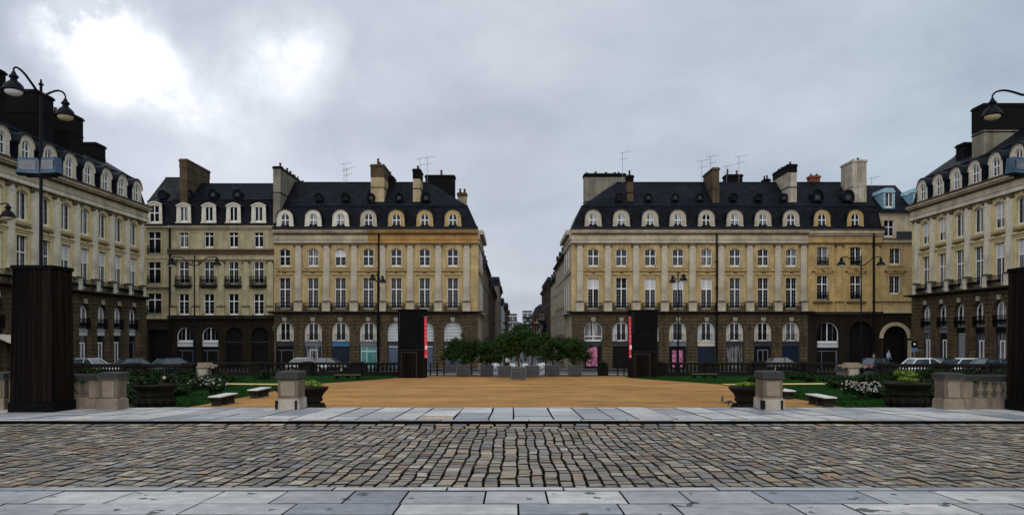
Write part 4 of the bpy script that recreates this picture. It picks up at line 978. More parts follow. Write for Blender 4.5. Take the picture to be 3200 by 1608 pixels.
# cobbles: every stone its own bevelled block
def stone(v, f, pts, z, h, bev, tilt, inx=.013, iny=.014):
    """pts: four ground corners (x, y, ground z); the rounded, grimy edges carry the second material"""
    cx = sum(p[0] for p in pts) / 4; cy = sum(p[1] for p in pts) / 4; n = len(v)
    def T(p, k, dz):
        x = p[0] - k * inx * (1 if p[0] > cx else -1); y = p[1] - k * iny * (1 if p[1] > cy else -1)
        return (x, y, p[2] + z + dz + tilt[0] * (x - cx) + tilt[1] * (y - cy))
    for p in pts: v.append((p[0], p[1], p[2] - h))
    for p in pts: v.append(T(p, .1, -bev))
    for p in pts: v.append(T(p, 1, 0))
    for r in (0, 4):
        for i in range(4): f.append((n + r + i, n + r + (i + 1) % 4, n + r + 4 + (i + 1) % 4, n + r + 4 + i))
    f.append((n + 8, n + 9, n + 10, n + 11))
def stone_mesh(name, v, f, mat):
    me = bpy.data.meshes.new(name); me.from_pydata(v, [], f); me.materials.append(mat); me.materials.append(M['grime']); me.polygons.foreach_set('material_index', ([1] * 8 + [0]) * (len(f) // 9)); o = link(me, name); o['kind'] = 'structure'; return o
M['grime'] = ground_mat('grime_on_stone_edges', (0.014, 0.013, 0.011), (0.06, 0.052, 0.042), 3.0, 0.9, 30, spec=0.0)
stone_cols = [(0.0, (0.165, 0.15, 0.13)), (0.14, (0.215, 0.195, 0.165)), (0.28, (0.12, 0.12, 0.12)), (0.40, (0.26, 0.23, 0.185)), (0.52, (0.17, 0.13, 0.10)), (0.62, (0.07, 0.068, 0.065)), (0.72, (0.15, 0.165, 0.19)), (0.80, (0.27, 0.19, 0.11)), (0.87, (0.36, 0.34, 0.29)), (0.93, (0.20, 0.105, 0.065)), (0.96, (0.13, 0.12, 0.11))]
stone_cols = [(p, tuple(q * .8 + m_ * .2 for q, m_ in zip(cc, (.185, .17, .15)))) for p, cc in stone_cols]
stone_cols = [(p, (cc[0] * 1.22, cc[1] * 1.17, cc[2] * 1.08)) for p, cc in stone_cols]
M['cobble'] = stones('worn_granite_setts', stone_cols, (0.35, 0.65), 0.6, 0, 16, 0.3)
slab_cols = [(0.0, (0.35, 0.36, 0.37)), (0.22, (0.43, 0.435, 0.43)), (0.45, (0.30, 0.31, 0.33)), (0.62, (0.47, 0.465, 0.45)), (0.80, (0.21, 0.23, 0.265)), (0.9, (0.36, 0.30, 0.225)), (0.95, (0.40, 0.40, 0.38))]
slab_cols = [(p, tuple(q * 1.1 for q in cc)) for p, cc in slab_cols]
M['flag'] = stones('worn_schist_flagstones', slab_cols, (0.32, 0.6), 0.35, 0.9, 5)
M['flagfar'] = stones('damp_schist_flagstones', slab_cols, (0.32, 0.6), 0.35, 0.0, 5)
def wob(x, y, s=1.0): return noise.noise(Vector((x * .3 * s, y * .4 * s, 3.3))) * .07 + noise.noise(Vector((x * .9, y * 1.5, 9.1))) * .035
Y0C, Y1C = 9.62, 17.35
v, f = [], []; x = -21.0
cols = []
while x < 21.0:
    w = U(.165, .235); cols.append((x, w)); x += w
for x, w in cols:
    y = Y0C - U(0, .2)
    while y < Y1C:
        L = U(.17, .34) if R() < .8 else U(.34, .46)
        if y + L > Y1C: L = Y1C - y
        if L < .08: break
        g = .005 + .005 * R(); gy = .008; ya = max(y, Y0C) + gy; yb = y + L - gy
        j = lambda: U(-.009, .009)
        pts = [(x + g + wob(x, ya) + j(), ya + j(), G(ya)), (x + w - g + wob(x + w, ya) + j(), ya + j(), G(ya)), (x + w - g + wob(x + w, yb) + j(), yb + j(), G(yb)), (x + g + wob(x, yb) + j(), yb + j(), G(yb))]
        stone(v, f, pts, U(-.009, .009), .07, U(.009, .015), (U(-.03, .03), U(-.02, .02)))
        y += L
stone_mesh('cobbled_road', v, f, M['cobble'])
v, f = [], []
for ya, yb in ((17.37, 17.78), (17.80, 18.2)):     # channel courses against the kerb
    x = -24
    while x < 24:
        w = U(.26, .42); g = .015; sk = U(-.03, .03)
        pts = [(x + g, ya + .012, G(ya)), (x + w - g, ya + .012, G(ya)), (x + w - g + sk, yb - .012, G(yb)), (x + g + sk, yb - .012, G(yb))]
        stone(v, f, pts, U(-.008, .004) + (.028 if ya > 17.7 else .01), .08, .012, (0, .03)); x += w
stone_mesh('gutter_course', v, f, M['cobble'])
KZ = 0.10
def flags(name, x0, x1, rows, wmin, wmax, dz, mat, skew=.05, gap=.006):
    v, f = [], []
    for ya, yb in rows:
        x = x0 - U(0, 1)
        while x < x1:
            w = U(wmin, wmax); s = U(-skew, skew)
            n = 2 if (w > .9 and R() < .12) else 1
            pts = [(x + gap, ya + gap, G(ya) + dz), (x + w - gap, ya + gap, G(ya) + dz), (x + w - gap, yb - gap, G(yb) + dz), (x + gap, yb - gap, G(yb) + dz)]
            stone(v, f, pts, U(-.003, .003), .12, .006, (U(-.003, .003), U(-.004, .004)), .006, .006); x += w
    return stone_mesh(name, v, f, mat)
flags('kerb', -26, 26, [(18.24, 18.62)], .9, 1.5, KZ, M['flagfar'], 0, .006)
def kface():
    b = MB(); b.hexa([(-26, 18.22, G(18.2) - .05), (26, 18.22, G(18.2) - .05), (26, 18.235, G(18.2) - .05), (-26, 18.235, G(18.2) - .05), (-26, 18.23, G(18.2) + KZ - .012), (26, 18.23, G(18.2) + KZ - .012), (26, 18.236, G(18.2) + KZ - .012), (-26, 18.236, G(18.2) + KZ - .012)], M['joint'])  # kerb face coloured near-black for the shadow along it
    o = b.build('kerb_face'); o['kind'] = 'structure'
kface()
# far pavement: long flags run away from the camera, cut into two or three lengths
v, f = [], []; x = -26.0
while x < 26:
    w = U(.55, 1.0); y = 18.62
    while y < 22.93:
        L = U(.9, 2.4); yb = min(22.95, y + L)
        if 22.95 - yb < .5: yb = 22.95
        g = .012; s0, s1 = wob(x, y, .6) * .8, wob(x, yb, .6) * .8; s2, s3 = wob(x + w, y, .6) * .8, wob(x + w, yb, .6) * .8
        pts = [(x + g + s0, y + g, G(y) + KZ), (x + w - g + s2, y + g, G(y) + KZ), (x + w - g + s3, yb - g, G(yb) + KZ), (x + g + s1, yb - g, G(yb) + KZ)]
        stone(v, f, pts, U(-.004, .004), .1, .006, (U(-.004, .004), U(-.003, .003)), .010, .010); y = yb
    x += w
stone_mesh('far_pavement', v, f, M['flagfar'])
rows = []; y = 9.36
for d in (.8, .6, .62, .6, .62, .7, .6, .62, .7, .6, .62, .7, .6): rows.append((y - d, y)); y -= d
flags('near_pavement', -14, 14, rows, .6, 1.35, 0, M['flag'])
flags('kerb_strip', -20, 20, [(9.37, 9.61)], 1.2, 2.2, .004, M['flagfar'], 0)
for a, b, dz in ((-6, 18.235, -.075), (18.235, 22.97, KZ - .09)):
    sheet('paving_bed', [-26, 0, 26], [a, 10, 14, b] if a < 0 else [a, b], lambda x, y, dz=dz: G(y) + dz, M['joint'])
b = MB(); b.box(-26, 26, 22.955, 22.99, -2.2, G(22.95) + KZ - .03, M['capstone']); o = b.build('retaining_step'); o['kind'] = 'structure'

# ---------------------------------------------------------------- balustrades and pedestals
GP = lambda Y: G(Y) + KZ
bal = MB(); bal.lathe([(.085, 0), (.085, .04), (.05, .07), (.045, .12), (.10, .24), (.105, .30), (.05, .48), (.045, .56), (.075, .6), (.08, .66)], M['pierstone'], 10); BAL = bal.data('baluster', True)
bal = MB(); bal.lathe([(.085, 0), (.085, .04), (.05, .07), (.045, .12), (.10, .24), (.105, .30), (.05, .48), (.045, .56), (.075, .6), (.08, .66)], M['darkbal'], 8); BALD = bal.data('baluster', True)
def pier_mesh(w, d, h, m, mp, mc, split=True):
    b = MB(); hw = w / 2; p = 0.29 * h; c0 = .79 * h
    b.tbox(-hw * .98, hw * .98, 0, d, 0, p * .86, .01, mp); b.tbox(-hw * .98 + .012, hw * .98 - .012, .012, d - .012, p * .862, p, .05, m)
    b.box(-hw * .86, hw * .86, .07, d - .07, p + .002, c0, M['pierdark'] if m is M['pierstone'] else m); b.tbox(-hw * .56, hw * .56, .045, d - .045, p + .03, c0 - .02, .005, mp)
    b.tbox(-hw * .86, hw * .86, .07, d - .07, c0 + .002, c0 + .04, -.05, m)
    b.box(-hw, hw, -.03, d + .03, c0 + .042, h * .97, mc); b.tbox(-hw * .985, hw * .985, -.01, d + .01, h * .972, h, .07, mc)
    for s in (-1, 1): b.tube([(s * hw * .985, -.002, .01), (s * hw * .97, .0, p * .84)], .018, mp, 5)
    return b
def pedestal(label, pxa, pxb):
    Y = 22.05; x = (PX(pxa, Y) + PX(pxb, Y)) / 2; w = PX(pxb, Y) - PX(pxa, Y)
    t = empty('stone_pedestal', (x, Y, GP(Y)), label, 'pedestal', 'pedestals flanking the steps to the sand court')
    h = 1.09; d = .85; hw = w / 2
    b = MB(); p = .33
    b.tbox(-hw * 1.02, hw * 1.02, 0, d, 0, p - .04, .012, M['pierpale']); b.tbox(-hw, hw, .015, d - .015, p - .038, p, .05, M['pierstone']); b.box(-hw * 1.03, -hw * .80, -.02, .2, 0, p * .8, M['urn']); b.box(hw * .66, hw * .84, -.018, .2, 0, p * .8, M['urn']); b.build('plinth', t)
    b = MB(); b.box(-hw * .88, hw * .88, .06, d - .06, p + .002, .84, M['pierdark']); b.tbox(-hw * .62, hw * .62, .035, d - .035, p + .05, .8, .006, M['pierstone']); b.build('shaft', t)
    b = MB(); b.tbox(-hw * .90, hw * .90, .05, d - .05, .842, .875, -.04, M['capstone'])
    b.box(-hw * .97, hw * .97, -.02, d + .02, .877, 1.05, M['capstone']); b.tbox(-hw * .96, hw * .96, 0, d, 1.052, h, .05, M['capstone']); b.build('cap', t)
    return t
pedestal('free standing stone pedestal left of the sand court, dark cap and brownish shaft', 861, 934)
pedestal('free standing stone pedestal right of the sand court, pale panel and flaked plinth', 2384, 2452)
def balustrade(label, x0, x1, Y, zb, h, piers, m, mp, mc, bd, step=.27, hasfoot=True, d=.36, pw=.8):
    """row along x; piers = x positions"""
    t = empty('balustrade', ((x0 + x1) / 2, Y, zb), label, 'balustrade'); cx = (x0 + x1) / 2
    ph = .28 * h; rh = .17 * h
    b = MB(); b.box(x0 - cx, x1 - cx, .04, d - .04, 0, ph, mp); b.tbox(x0 - cx, x1 - cx, .05, d - .05, ph + .002, ph + .04, .0, m, .04); b.build('plinth', t)
    b = MB(); b.box(x0 - cx, x1 - cx, .0, d, h - rh, h - .05, mc); b.tbox(x0 - cx, x1 - cx, .0, d, h - .048, h, .0, mc, .06); b.build('rail', t)
    for px_ in piers:
        pb = pier_mesh(pw, d + .3, h * 1.06, m, mp, mc); pb.build('pier', t, (px_ - cx, -.15, 0))
    s = (h - rh - ph - .04) / .66; xs = x0 + step / 2
    while xs < x1:
        if all(abs(xs - p) > pw / 2 + .1 for p in piers):
            if all(abs(xs - p) > pw / 2 + .42 for p in piers) or step > .3: link(bd, 'baluster', t, (xs - cx, d / 2, ph + .042), scale=(1.15, 1.15, s))
        xs += step
    for p in piers:
        for sg in (-1, 1):
            q = p + sg * (pw / 2 + .17)
            if x0 < q < x1: b = MB(); b.box(q - cx - .17, q - cx + .17, .05, d - .05, ph + .042, h - rh - .002, m); b.build('half_pier', t)
    return t
YB = 22.1
balustrade('pale stone balustrade at the left front edge, partly behind the dark boarded tower', PX(-260, YB), PX(366, YB), YB + .15, GP(YB), 1.0, [PX(335, YB), PX(-20, YB)], M['pierstone'], M['pierstone'], M['capstone'], BAL, pw=.61)
balustrade('stone balustrade at the right front edge with a pale block in its end pier', PX(2954, YB), PX(3460, YB), YB + .15, GP(YB), .98, [PX(2984, YB), PX(3270, YB)], M['pierstone'], M['pierstone'], M['capstone'], BAL, pw=.61)
for sg, side in ((-1, 'left'), (1, 'right')):
    xa, xb = (PX(610, 59), PX(1240, 59)) if sg < 0 else (PX(2056, 59), PX(2640, 59))
    balustrade('blackened stone balustrade closing the far end of the %s lawn beside the tower' % side, xa, xb, 60.5, G(60.5) + .02, 1.08, [xa + .4 + i * 3.9 for i in range(4 if sg < 0 else 4)], M['darkbal'], M['darkbal'], M['darkbal'], BALD, step=.31, d=.4)
    xa, xb = (PX(222, 50), PX(570, 50)) if sg < 0 else (PX(2750, 50), PX(3160, 50))
    balustrade('blackened stone balustrade before the parked cars on the %s, nearer than the far row' % side, xa, xb, 50, G(50) + .02, 1.08, [xa + .4 + i * 3.6 for i in range(3)], M['darkbal'], M['darkbal'], M['darkbal'], BALD, step=.2, d=.4)
# end blocks with scrolled volutes where those balustrades stop
for sg, px_, lab in ((-1, 632, 'pale scroll topped pier at the end of the left balustrade, behind the roses'), (1, 2668, 'pale scroll topped pier at the end of the right balustrade, behind the white roses')):
    Y = 55; t = empty('scroll_pier', (PX(px_, Y), Y, G(Y)), lab, 'pier', 'scroll topped piers')
    b = MB(); b.box(-.42, .42, 0, .6, 0, .78, M['pierstone']); b.box(-.3, .3, -.03, .0, .15, .65, M['pierpale']); b.build('block', t)
    b = MB(); b.hexa([(-.7 * sg * 0 - .75, -.06, .78), (.75, -.06, .78), (.75, .66, .78), (-.75, .66, .78), (-.45, 0, 1.12), (.45, 0, 1.12), (.45, .6, 1.12), (-.45, .6, 1.12)], M['pierstone'])
    b.tube([(-.75, -.08, .86), (-.75, .68, .86)], .14, M['pierstone'], 10); b.tube([(.75, -.08, .86), (.75, .68, .86)], .14, M['pierstone'], 10); b.build('scroll_cap', t)

# ---------------------------------------------------------------- urns, benches
def urn(label, px_, Y, s, flowers=True):
    t = empty('stone_urn', (PX(px_, Y), Y, SAND(Y)), label, 'urn')
    b = MB(); b.lathe([(.38, 0), (.62, .05), (.72, .18), (.78, .3), (.80, .42), (.74, .52), (.70, .56), (.78, .6), (.80, .66), (.76, .72), (.82, .86), (.93, .98), (1.0, 1.06), (1.02, 1.12), (.9, 1.13)], M['urn'], 28)
    for k in range(14):
        a = 2 * pi * k / 14; b.tube([(.60 * cos(a), .60 * sin(a), .06), (.76 * cos(a), .76 * sin(a), .2), (.83 * cos(a), .83 * sin(a), .36), (.79 * cos(a), .79 * sin(a), .5)], [.05, .11, .12, .06], M['urn'], 6)
    b.build('bowl', t, smooth=True).scale = (s, s, s)
    b = MB(); b.lathe([(.88, 1.08), (.4, 1.12), (.1, 1.13)], M['soil'], 20); b.build('soil', t).scale = (s, s, s)
    return t
def cloud(centers, n, size, mat, flat=.7, jit=.15):
    """leaf blades scattered through a set of ellipsoids, denser towards each shell"""
    v, f = [], []; wts = [c[3] * c[4] * c[5] for c in centers]; tot = sum(wts)
    for c, wt in zip(centers, wts):
        for _ in range(int(n * wt / tot)):
            d = Vector((random.gauss(0, 1), random.gauss(0, 1), random.gauss(0, 1))).normalized(); r = R() ** .45
            nz = .75 + .5 * noise.noise(Vector((d.x * 2 + c[0], d.y * 2, d.z * 2 + c[2])))
            p = Vector((c[0] + d.x * r * c[3] * nz, c[1] + d.y * r * c[4] * nz, c[2] + d.z * r * c[5] * nz))
            a = Vector((random.gauss(0, 1), random.gauss(0, 1), random.gauss(0, .7))).normalized(); q = a.cross(d + Vector((.01, .02, .5))).normalized(); s = size * U(.6, 1.4); k = len(v)
            v += [tuple(p - a * s), tuple(p + q * s * .45), tuple(p + a * s), tuple(p - q * s * .45)]; f.append((k, k + 1, k + 2, k + 3))
    me = bpy.data.meshes.new('leaves'); me.from_pydata(v, [], f); me.materials.append(mat); return me
def rosette(pts, s, mat):
    v, f = [], []
    for p in pts:
        for k in range(7):
            a = Vector((random.gauss(0, 1), random.gauss(0, 1) - .6, random.gauss(0, 1) + .3)).normalized(); b = a.orthogonal().normalized(); c = a.cross(b); q = Vector(p) + a * s * .4; n = len(v); r = s * U(.4, .8)
            v += [tuple(q + b * r), tuple(q + c * r), tuple(q - b * r), tuple(q - c * r)]; f.append((n, n + 1, n + 2, n + 3))
    me = bpy.data.meshes.new('flowers'); me.from_pydata(v, [], f); me.materials.append(mat); return me
def shrub(name, label, cat, x, Y, z, rx, ry, rz_, n, size, mat, flowers=0, fs=.09, group=None, fside=None):
    t = empty(name, (x, Y, z), label, cat, group)
    cs = [(U(-.6, .6) * rx, U(-.6, .6) * ry, rz_ * U(.5, 1.1), rx * U(.35, .6), ry * U(.35, .6), rz_ * U(.4, .7)) for _ in range(6)]
    link(cloud(cs, n, size, mat), 'foliage', t)
    b = MB()
    for c in cs: b.tube([(0, 0, -.1), (c[0] * .5, c[1] * .5, c[2] * .5), (c[0], c[1], c[2])], [.03, .02, .01], M['bark'], 5)
    b.build('stems', t)
    if flowers:
        pts = []
        for _ in range(flowers):
            c = random.choice(cs); a = U(0, 2 * pi); e = U(-.2, 1.2); pts.append((c[0] + c[3] * cos(a) * cos(e), c[1] - abs(c[4] * sin(a) * cos(e)), c[2] + c[5] * sin(e) * .9))
        link(rosette(pts, fs, M['flower']), 'flowers', t)
    return t
urn('big dark fluted stone urn behind the left free standing pedestal', 942, 25.2, .86)
urn('big dark fluted stone urn behind the right free standing pedestal', 2362, 25.2, .86)
urn('dark low urn half lost in the planting left of the lawn', 486, 28.5, .8)
urn('dark low urn half lost in the planting right of the lawn', 2835, 28.5, .85)
for px_, Y, lab in ((985, 25.2, 'yellow green plants spilling over the rim of the urn behind the left pedestal'), (2325, 25.2, 'yellow green plants spilling over the rim of the urn behind the right pedestal'), (2830, 28.5, 'pale yellow green plants in the urn right of the lawn')):
    shrub('urn_plant', lab, 'plant', PX(px_, Y), Y - .25, SAND(Y) + 1.0, .42, .3, .13, 900, .035, M['leaflight'])
shrub('urn_plant', 'dark green plants filling the urn behind the right pedestal', 'plant', PX(2385, 25.2), 25.2, SAND(25.2) + .95, .6, .4, .3, 1200, .045, M['leafdark'])
shrub('urn_plant', 'dark leafy plants in the urn left of the lawn', 'plant', PX(480, 28.5), 28.5, SAND(28.5) + .8, .7, .5, .35, 1500, .045, M['leafdark'], 3)
def bench(label, x, Y, rz, L=1.85, top='benchtop', leg='benchleg'):
    t = empty('stone_bench', (x, Y, SAND(Y)), label, 'bench', 'stone benches around the lawns', rz)
    b = MB(); b.tbox(-L / 2, L / 2, -.23, .23, .30, .36, 0, M[leg], -.02); b.box(-L / 2 - .01, L / 2 + .01, -.25, .25, .362, .40, M[top]); b.build('seat', t)
    for k in (-.38, 0, .38):
        b = MB(); b.tbox(k * L * 1.05 - .09, k * L * 1.05 + .09, -.17, .17, .0, .16, .02, M[leg]); b.tbox(k * L * 1.05 - .07, k * L * 1.05 + .07, -.15, .15, .162, .298, -.06, M[leg]); b.build('leg', t)
bench('white topped stone bench nearest on the left, at the lawn edge', -11.5, 30.6, pi / 2)
bench('white topped stone bench behind the nearest one on the left lawn edge', -11.6, 35.3, pi / 2)
bench('white topped stone bench nearest on the right, at the lawn edge', 12.1, 30.1, pi / 2)
bench('white topped stone bench behind the nearest one on the right lawn edge', 12.2, 34.6, pi / 2)
bench('brown algae stained stone bench at the back left corner of the sand court', PX(1086, 53.6), 53.6, 0, 1.8, 'oldbench', 'urn')
bench('grey green stone bench at the back right corner of the sand court', PX(2205, 55), 55.3, 0, 1.8, 'oldbench', 'urn')
# planting
Gp = 'shrubs in the garden beds'
spec = [(-1, 255, 24.6, 1.2, .8, 'dark'), (1, 3060, 24.6, 1.4, .8, 'dark'), (-1, 560, 40, 2.2, .95, 'dark'), (-1, 640, 44, 2.0, .8, 'dark'), (-1, 430, 32, 2.0, 1.0, 'dark'), (-1, 350, 30, 1.6, .9, 'dark'), (-1, 510, 35, 2.0, .7, 'dark'), (-1, 700, 50, 2.6, .6, 'dark'), (-1, 845, 54, 1.6, .75, 'dark'), (-1, 380, 40, 2.6, 1.0, 'dark'),  # first two shrubs added to darken gaps between the front balusters
        (1, 2740, 34, 1.6, .9, 'dark'), (1, 2620, 42, 2.0, .85, 'dark'), (1, 2560, 48, 2.0, .8, 'dark'), (1, 2900, 30, 1.6, .95, 'dark'), (1, 2860, 36, 2.2, .95, 'dark'), (1, 2470, 54, 2.2, .7, 'dark'), (1, 2720, 44, 2.6, .9, 'dark')]
lab = ['dark shrub showing between the balusters at the far left', 'dark shrub showing between the balusters at the far right', 'rounded dark shrub mid way up the left garden bed', 'dark shrub beside the rose bush on the left lawn', 'low dark shrub just right of the left front balustrade', 'dark shrub right behind the left front balustrade pier', 'dark shrub behind the left planting urn', 'spreading low dark shrub at the back of the left lawn', 'dark shrub just left of the left pedestal, at the far lawn end', 'wide dark shrub below the parked cars on the left',
       'dark shrub between the white roses and the right urn', 'rounded dark shrub mid way up the right garden bed', 'dark shrub behind the yellow path on the right lawn', 'dark shrub left of the right front balustrade pier', 'wide dark shrub behind the right planting urn', 'spreading low dark shrub beside the right pedestal', 'dark shrub under the right scroll pier']
for (sg, px_, Y, r, h, k), lb in zip(spec, lab):
    shrub('garden_shrub', lb, 'shrub', PX(px_, Y), Y, SAND(Y), r * .7, r * .6, h * .62, 2600, .075, M['leafdark'] if k == 'dark' else M['leaf'], 4 if px_ in (430, 380, 2860) else 0, .06, Gp)
shrub('rose_bush', 'rose bush dotted with small white blooms on the left lawn', 'rose bush', PX(668, 36), 36, SAND(36) + .05, 1.15, .7, .55, 2600, .06, M['leafdark'], 70, .05, 'white rose bushes')
shrub('rose_bush', 'rose bush thick with white blooms on the right lawn', 'rose bush', PX(2690, 33), 33, SAND(33) + .05, 1.0, .7, .55, 2600, .06, M['leafdark'], 150, .055, 'white rose bushes')
shrub('flower_tuft', 'pale yellow green flowering tuft behind the right urn, below the balustrade', 'plant', PX(2835, 44), 44, SAND(44) + .55, .9, .5, .3, 900, .06, M['leaflight'])

for sg, px_, lb in ((-1, 395, 'long dark clipped hedge below the balustrade at the left, before the parked cars'), (1, 2960, 'long dark clipped hedge below the balustrade at the right, before the parked cars')):
    Y = 48.6; t = empty('garden_hedge', (PX(px_, Y), Y, SAND(Y)), lb, 'hedge'); link(cloud([(U(-4, 4), U(-.2, .2), U(.3, .75), U(.6, 1.0), .4, U(.3, .45)) for _ in range(34)], 9000, .08, M['leafdark']), 'foliage', t)
    b = MB()
    for k in range(12): b.tube([(-4 + k * .7, 0, -.1), (-4 + k * .7 + U(-.1, .1), 0, .8)], .025, M['bark'], 5)
    b.build('stems', t)
# ---------------------------------------------------------------- trees in planters
def tree(label, x, Y, zb, trunk, crown, n, size, mat, group, name='planter_tree'):
    t = empty(name, (x, Y, zb), label, 'tree', group); b = MB(); rx, ry, rz_, cz = crown
    b.tube([(0, 0, -.2), (U(-.05, .05), 0, trunk * .5), (U(-.08, .08), U(-.05, .05), trunk)], [.07, .055, .045], M['bark'], 8)
    cs = []
    for k in range(9):
        a = 2 * pi * k / 9 + U(-.3, .3); r = U(.45, .75); cx, cy, c2 = rx * r * cos(a), ry * r * sin(a), cz + rz_ * U(-.45, .6)
        b.tube([(0, 0, trunk * U(.6, 1)), (cx * .5, cy * .5, (trunk + c2) / 2), (cx, cy, c2)], [.035, .025, .01], M['bark'], 5)
        cs.append((cx, cy, c2, rx * U(.35, .55), ry * U(.35, .5), rz_ * U(.3, .5)))
    cs.append((0, 0, cz + rz_ * .4, rx * .6, ry * .6, rz_ * .55))
    for k in range(7): a = U(0, 6.28); cs.append((rx * cos(a) * U(.2, .7), -ry * abs(sin(a)) * .6, cz - rz_ * U(.35, .72), rx * U(.2, .35), ry * .3, rz_ * U(.15, .28)))
    for k in range(12): a = U(0, 6.28); cs.append((rx * cos(a) * U(.6, 1.15), ry * sin(a) * .8, cz + rz_ * U(-.85, 1.05), rx * U(.1, .24), ry * .2, rz_ * U(.1, .24)))
    b.build('trunk', t); link(cloud(cs, n, size, mat), 'crown', t); return t
pl = MB(); TX = .56
pt = empty('tree_planter', (0, 0, 0), 'x', 'planter', 'grey planters at the mouth of the street')
pl.tbox(-TX + .03, TX - .03, -TX + .03, TX - .03, .1, .92, -.02, M['planter']); pl.build('body', pt)
b = MB()
b.box(-TX - .02, TX + .02, -TX - .02, -TX + .05, .921, 1.0, M['planterrim']); b.box(-TX - .02, TX + .02, TX - .05, TX + .02, .921, 1.0, M['planterrim']); b.box(-TX - .02, -TX + .05, -TX + .052, TX - .052, .921, 1.0, M['planterrim']); b.box(TX - .05, TX + .02, -TX + .052, TX - .052, .921, 1.0, M['planterrim'])
for s in (-1, 1):
    for q in (-1, 1): b.box(s * TX - .035, s * TX + .035, q * TX - .035, q * TX + .035, 0, .92, M['planterrim'])
b.build('frame', pt)
b = MB(); b.box(-TX + .05, TX - .05, -TX + .055, TX - .055, .85, .95, M['soil']); b.build('soil', pt)
b = MB(); b.box(-TX + .02, TX - .02, -TX + .012, -TX + .024, .70, .74, M['planterrim']); b.build('front_strip', pt)
P = [(1410, 70, 'small dark planter set back left of the row, beside the palace corner'), (1449, 61, 'leftmost grey planter of the front row, pale frame'), (1521, 61, 'second grey planter from the left, dark front'), (1577, 58.5, 'grey planter standing just left of the foremost one'), (1620, 54.5, 'foremost grey planter in the middle of the row'), (1663, 58.5, 'grey planter standing just right of the foremost one'), (1727, 61, 'second grey planter from the right, dark front'), (1797, 61, 'rightmost grey planter of the front row, in front of the pink poster')]
GZ = lambda Y: SAND(Y) if Y < 61.7 else G(Y) + .05
first = True
wrd = ['set back left', 'leftmost front', 'second from left', 'left of the foremost', 'foremost', 'right of the foremost', 'second from right', 'rightmost']
for (px_, Y, lb), wd in zip(P, wrd):
    loc = (PX(px_, Y), Y, GZ(Y) + .005)
    if first: pt.location = loc; pt['label'] = lb; first = False; o = pt
    else: o = dup(pt, loc, U(-.04, .04), lb)
    if px_ == 1410: o.scale = (.9, .9, .9)
    rx = U(1.0, 1.6); ht = {1577: .35, 1620: .55, 1663: .4, 1727: .1}.get(px_, U(-.3, .1))
    tree('small bushy tree growing in the %s planter' % wd, loc[0] + (.0), Y, loc[2] + .9, 1.0, (rx, 1.05, U(1.0, 1.3) + ht * .4, 1.15 + ht), 5200, .075, M['leaf'], 'bushy trees in grey planters')
tree('wispy yellow flecked climber tree between the two right planters', PX(1705, 62.5), 62.5, G(62.5), 1.2, (.28, .25, 1.3, 2.05), 700, .06, M['leaflight'], None)
tree('loose branching tree reaching left in front of the palace corner', PX(1475, 63.5), 63.5, G(63.5), 1.4, (2.0, .9, .7, 2.2), 2200, .085, M['leaf'], None, 'street_tree')
tree('broad bushy tree right of the planters, in front of the pink poster', PX(1792, 63), 63, G(63), 1.4, (1.7, .9, .8, 2.0), 3000, .085, M['leaf'], None, 'street_tree')
tree('taller rounded tree behind the foremost planter, in the street gap', PX(1622, 80), 80, G(80), 2.2, (1.6, 1.4, 1.8, 3.6), 5200, .12, M['leaf'], None, 'street_tree')
tree('dark street tree further down the side street', PX(1590, 96), 96, G(96), 2.2, (1.6, 1.4, 1.5, 3.2), 3200, .12, M['leafdark'], None, 'street_tree')
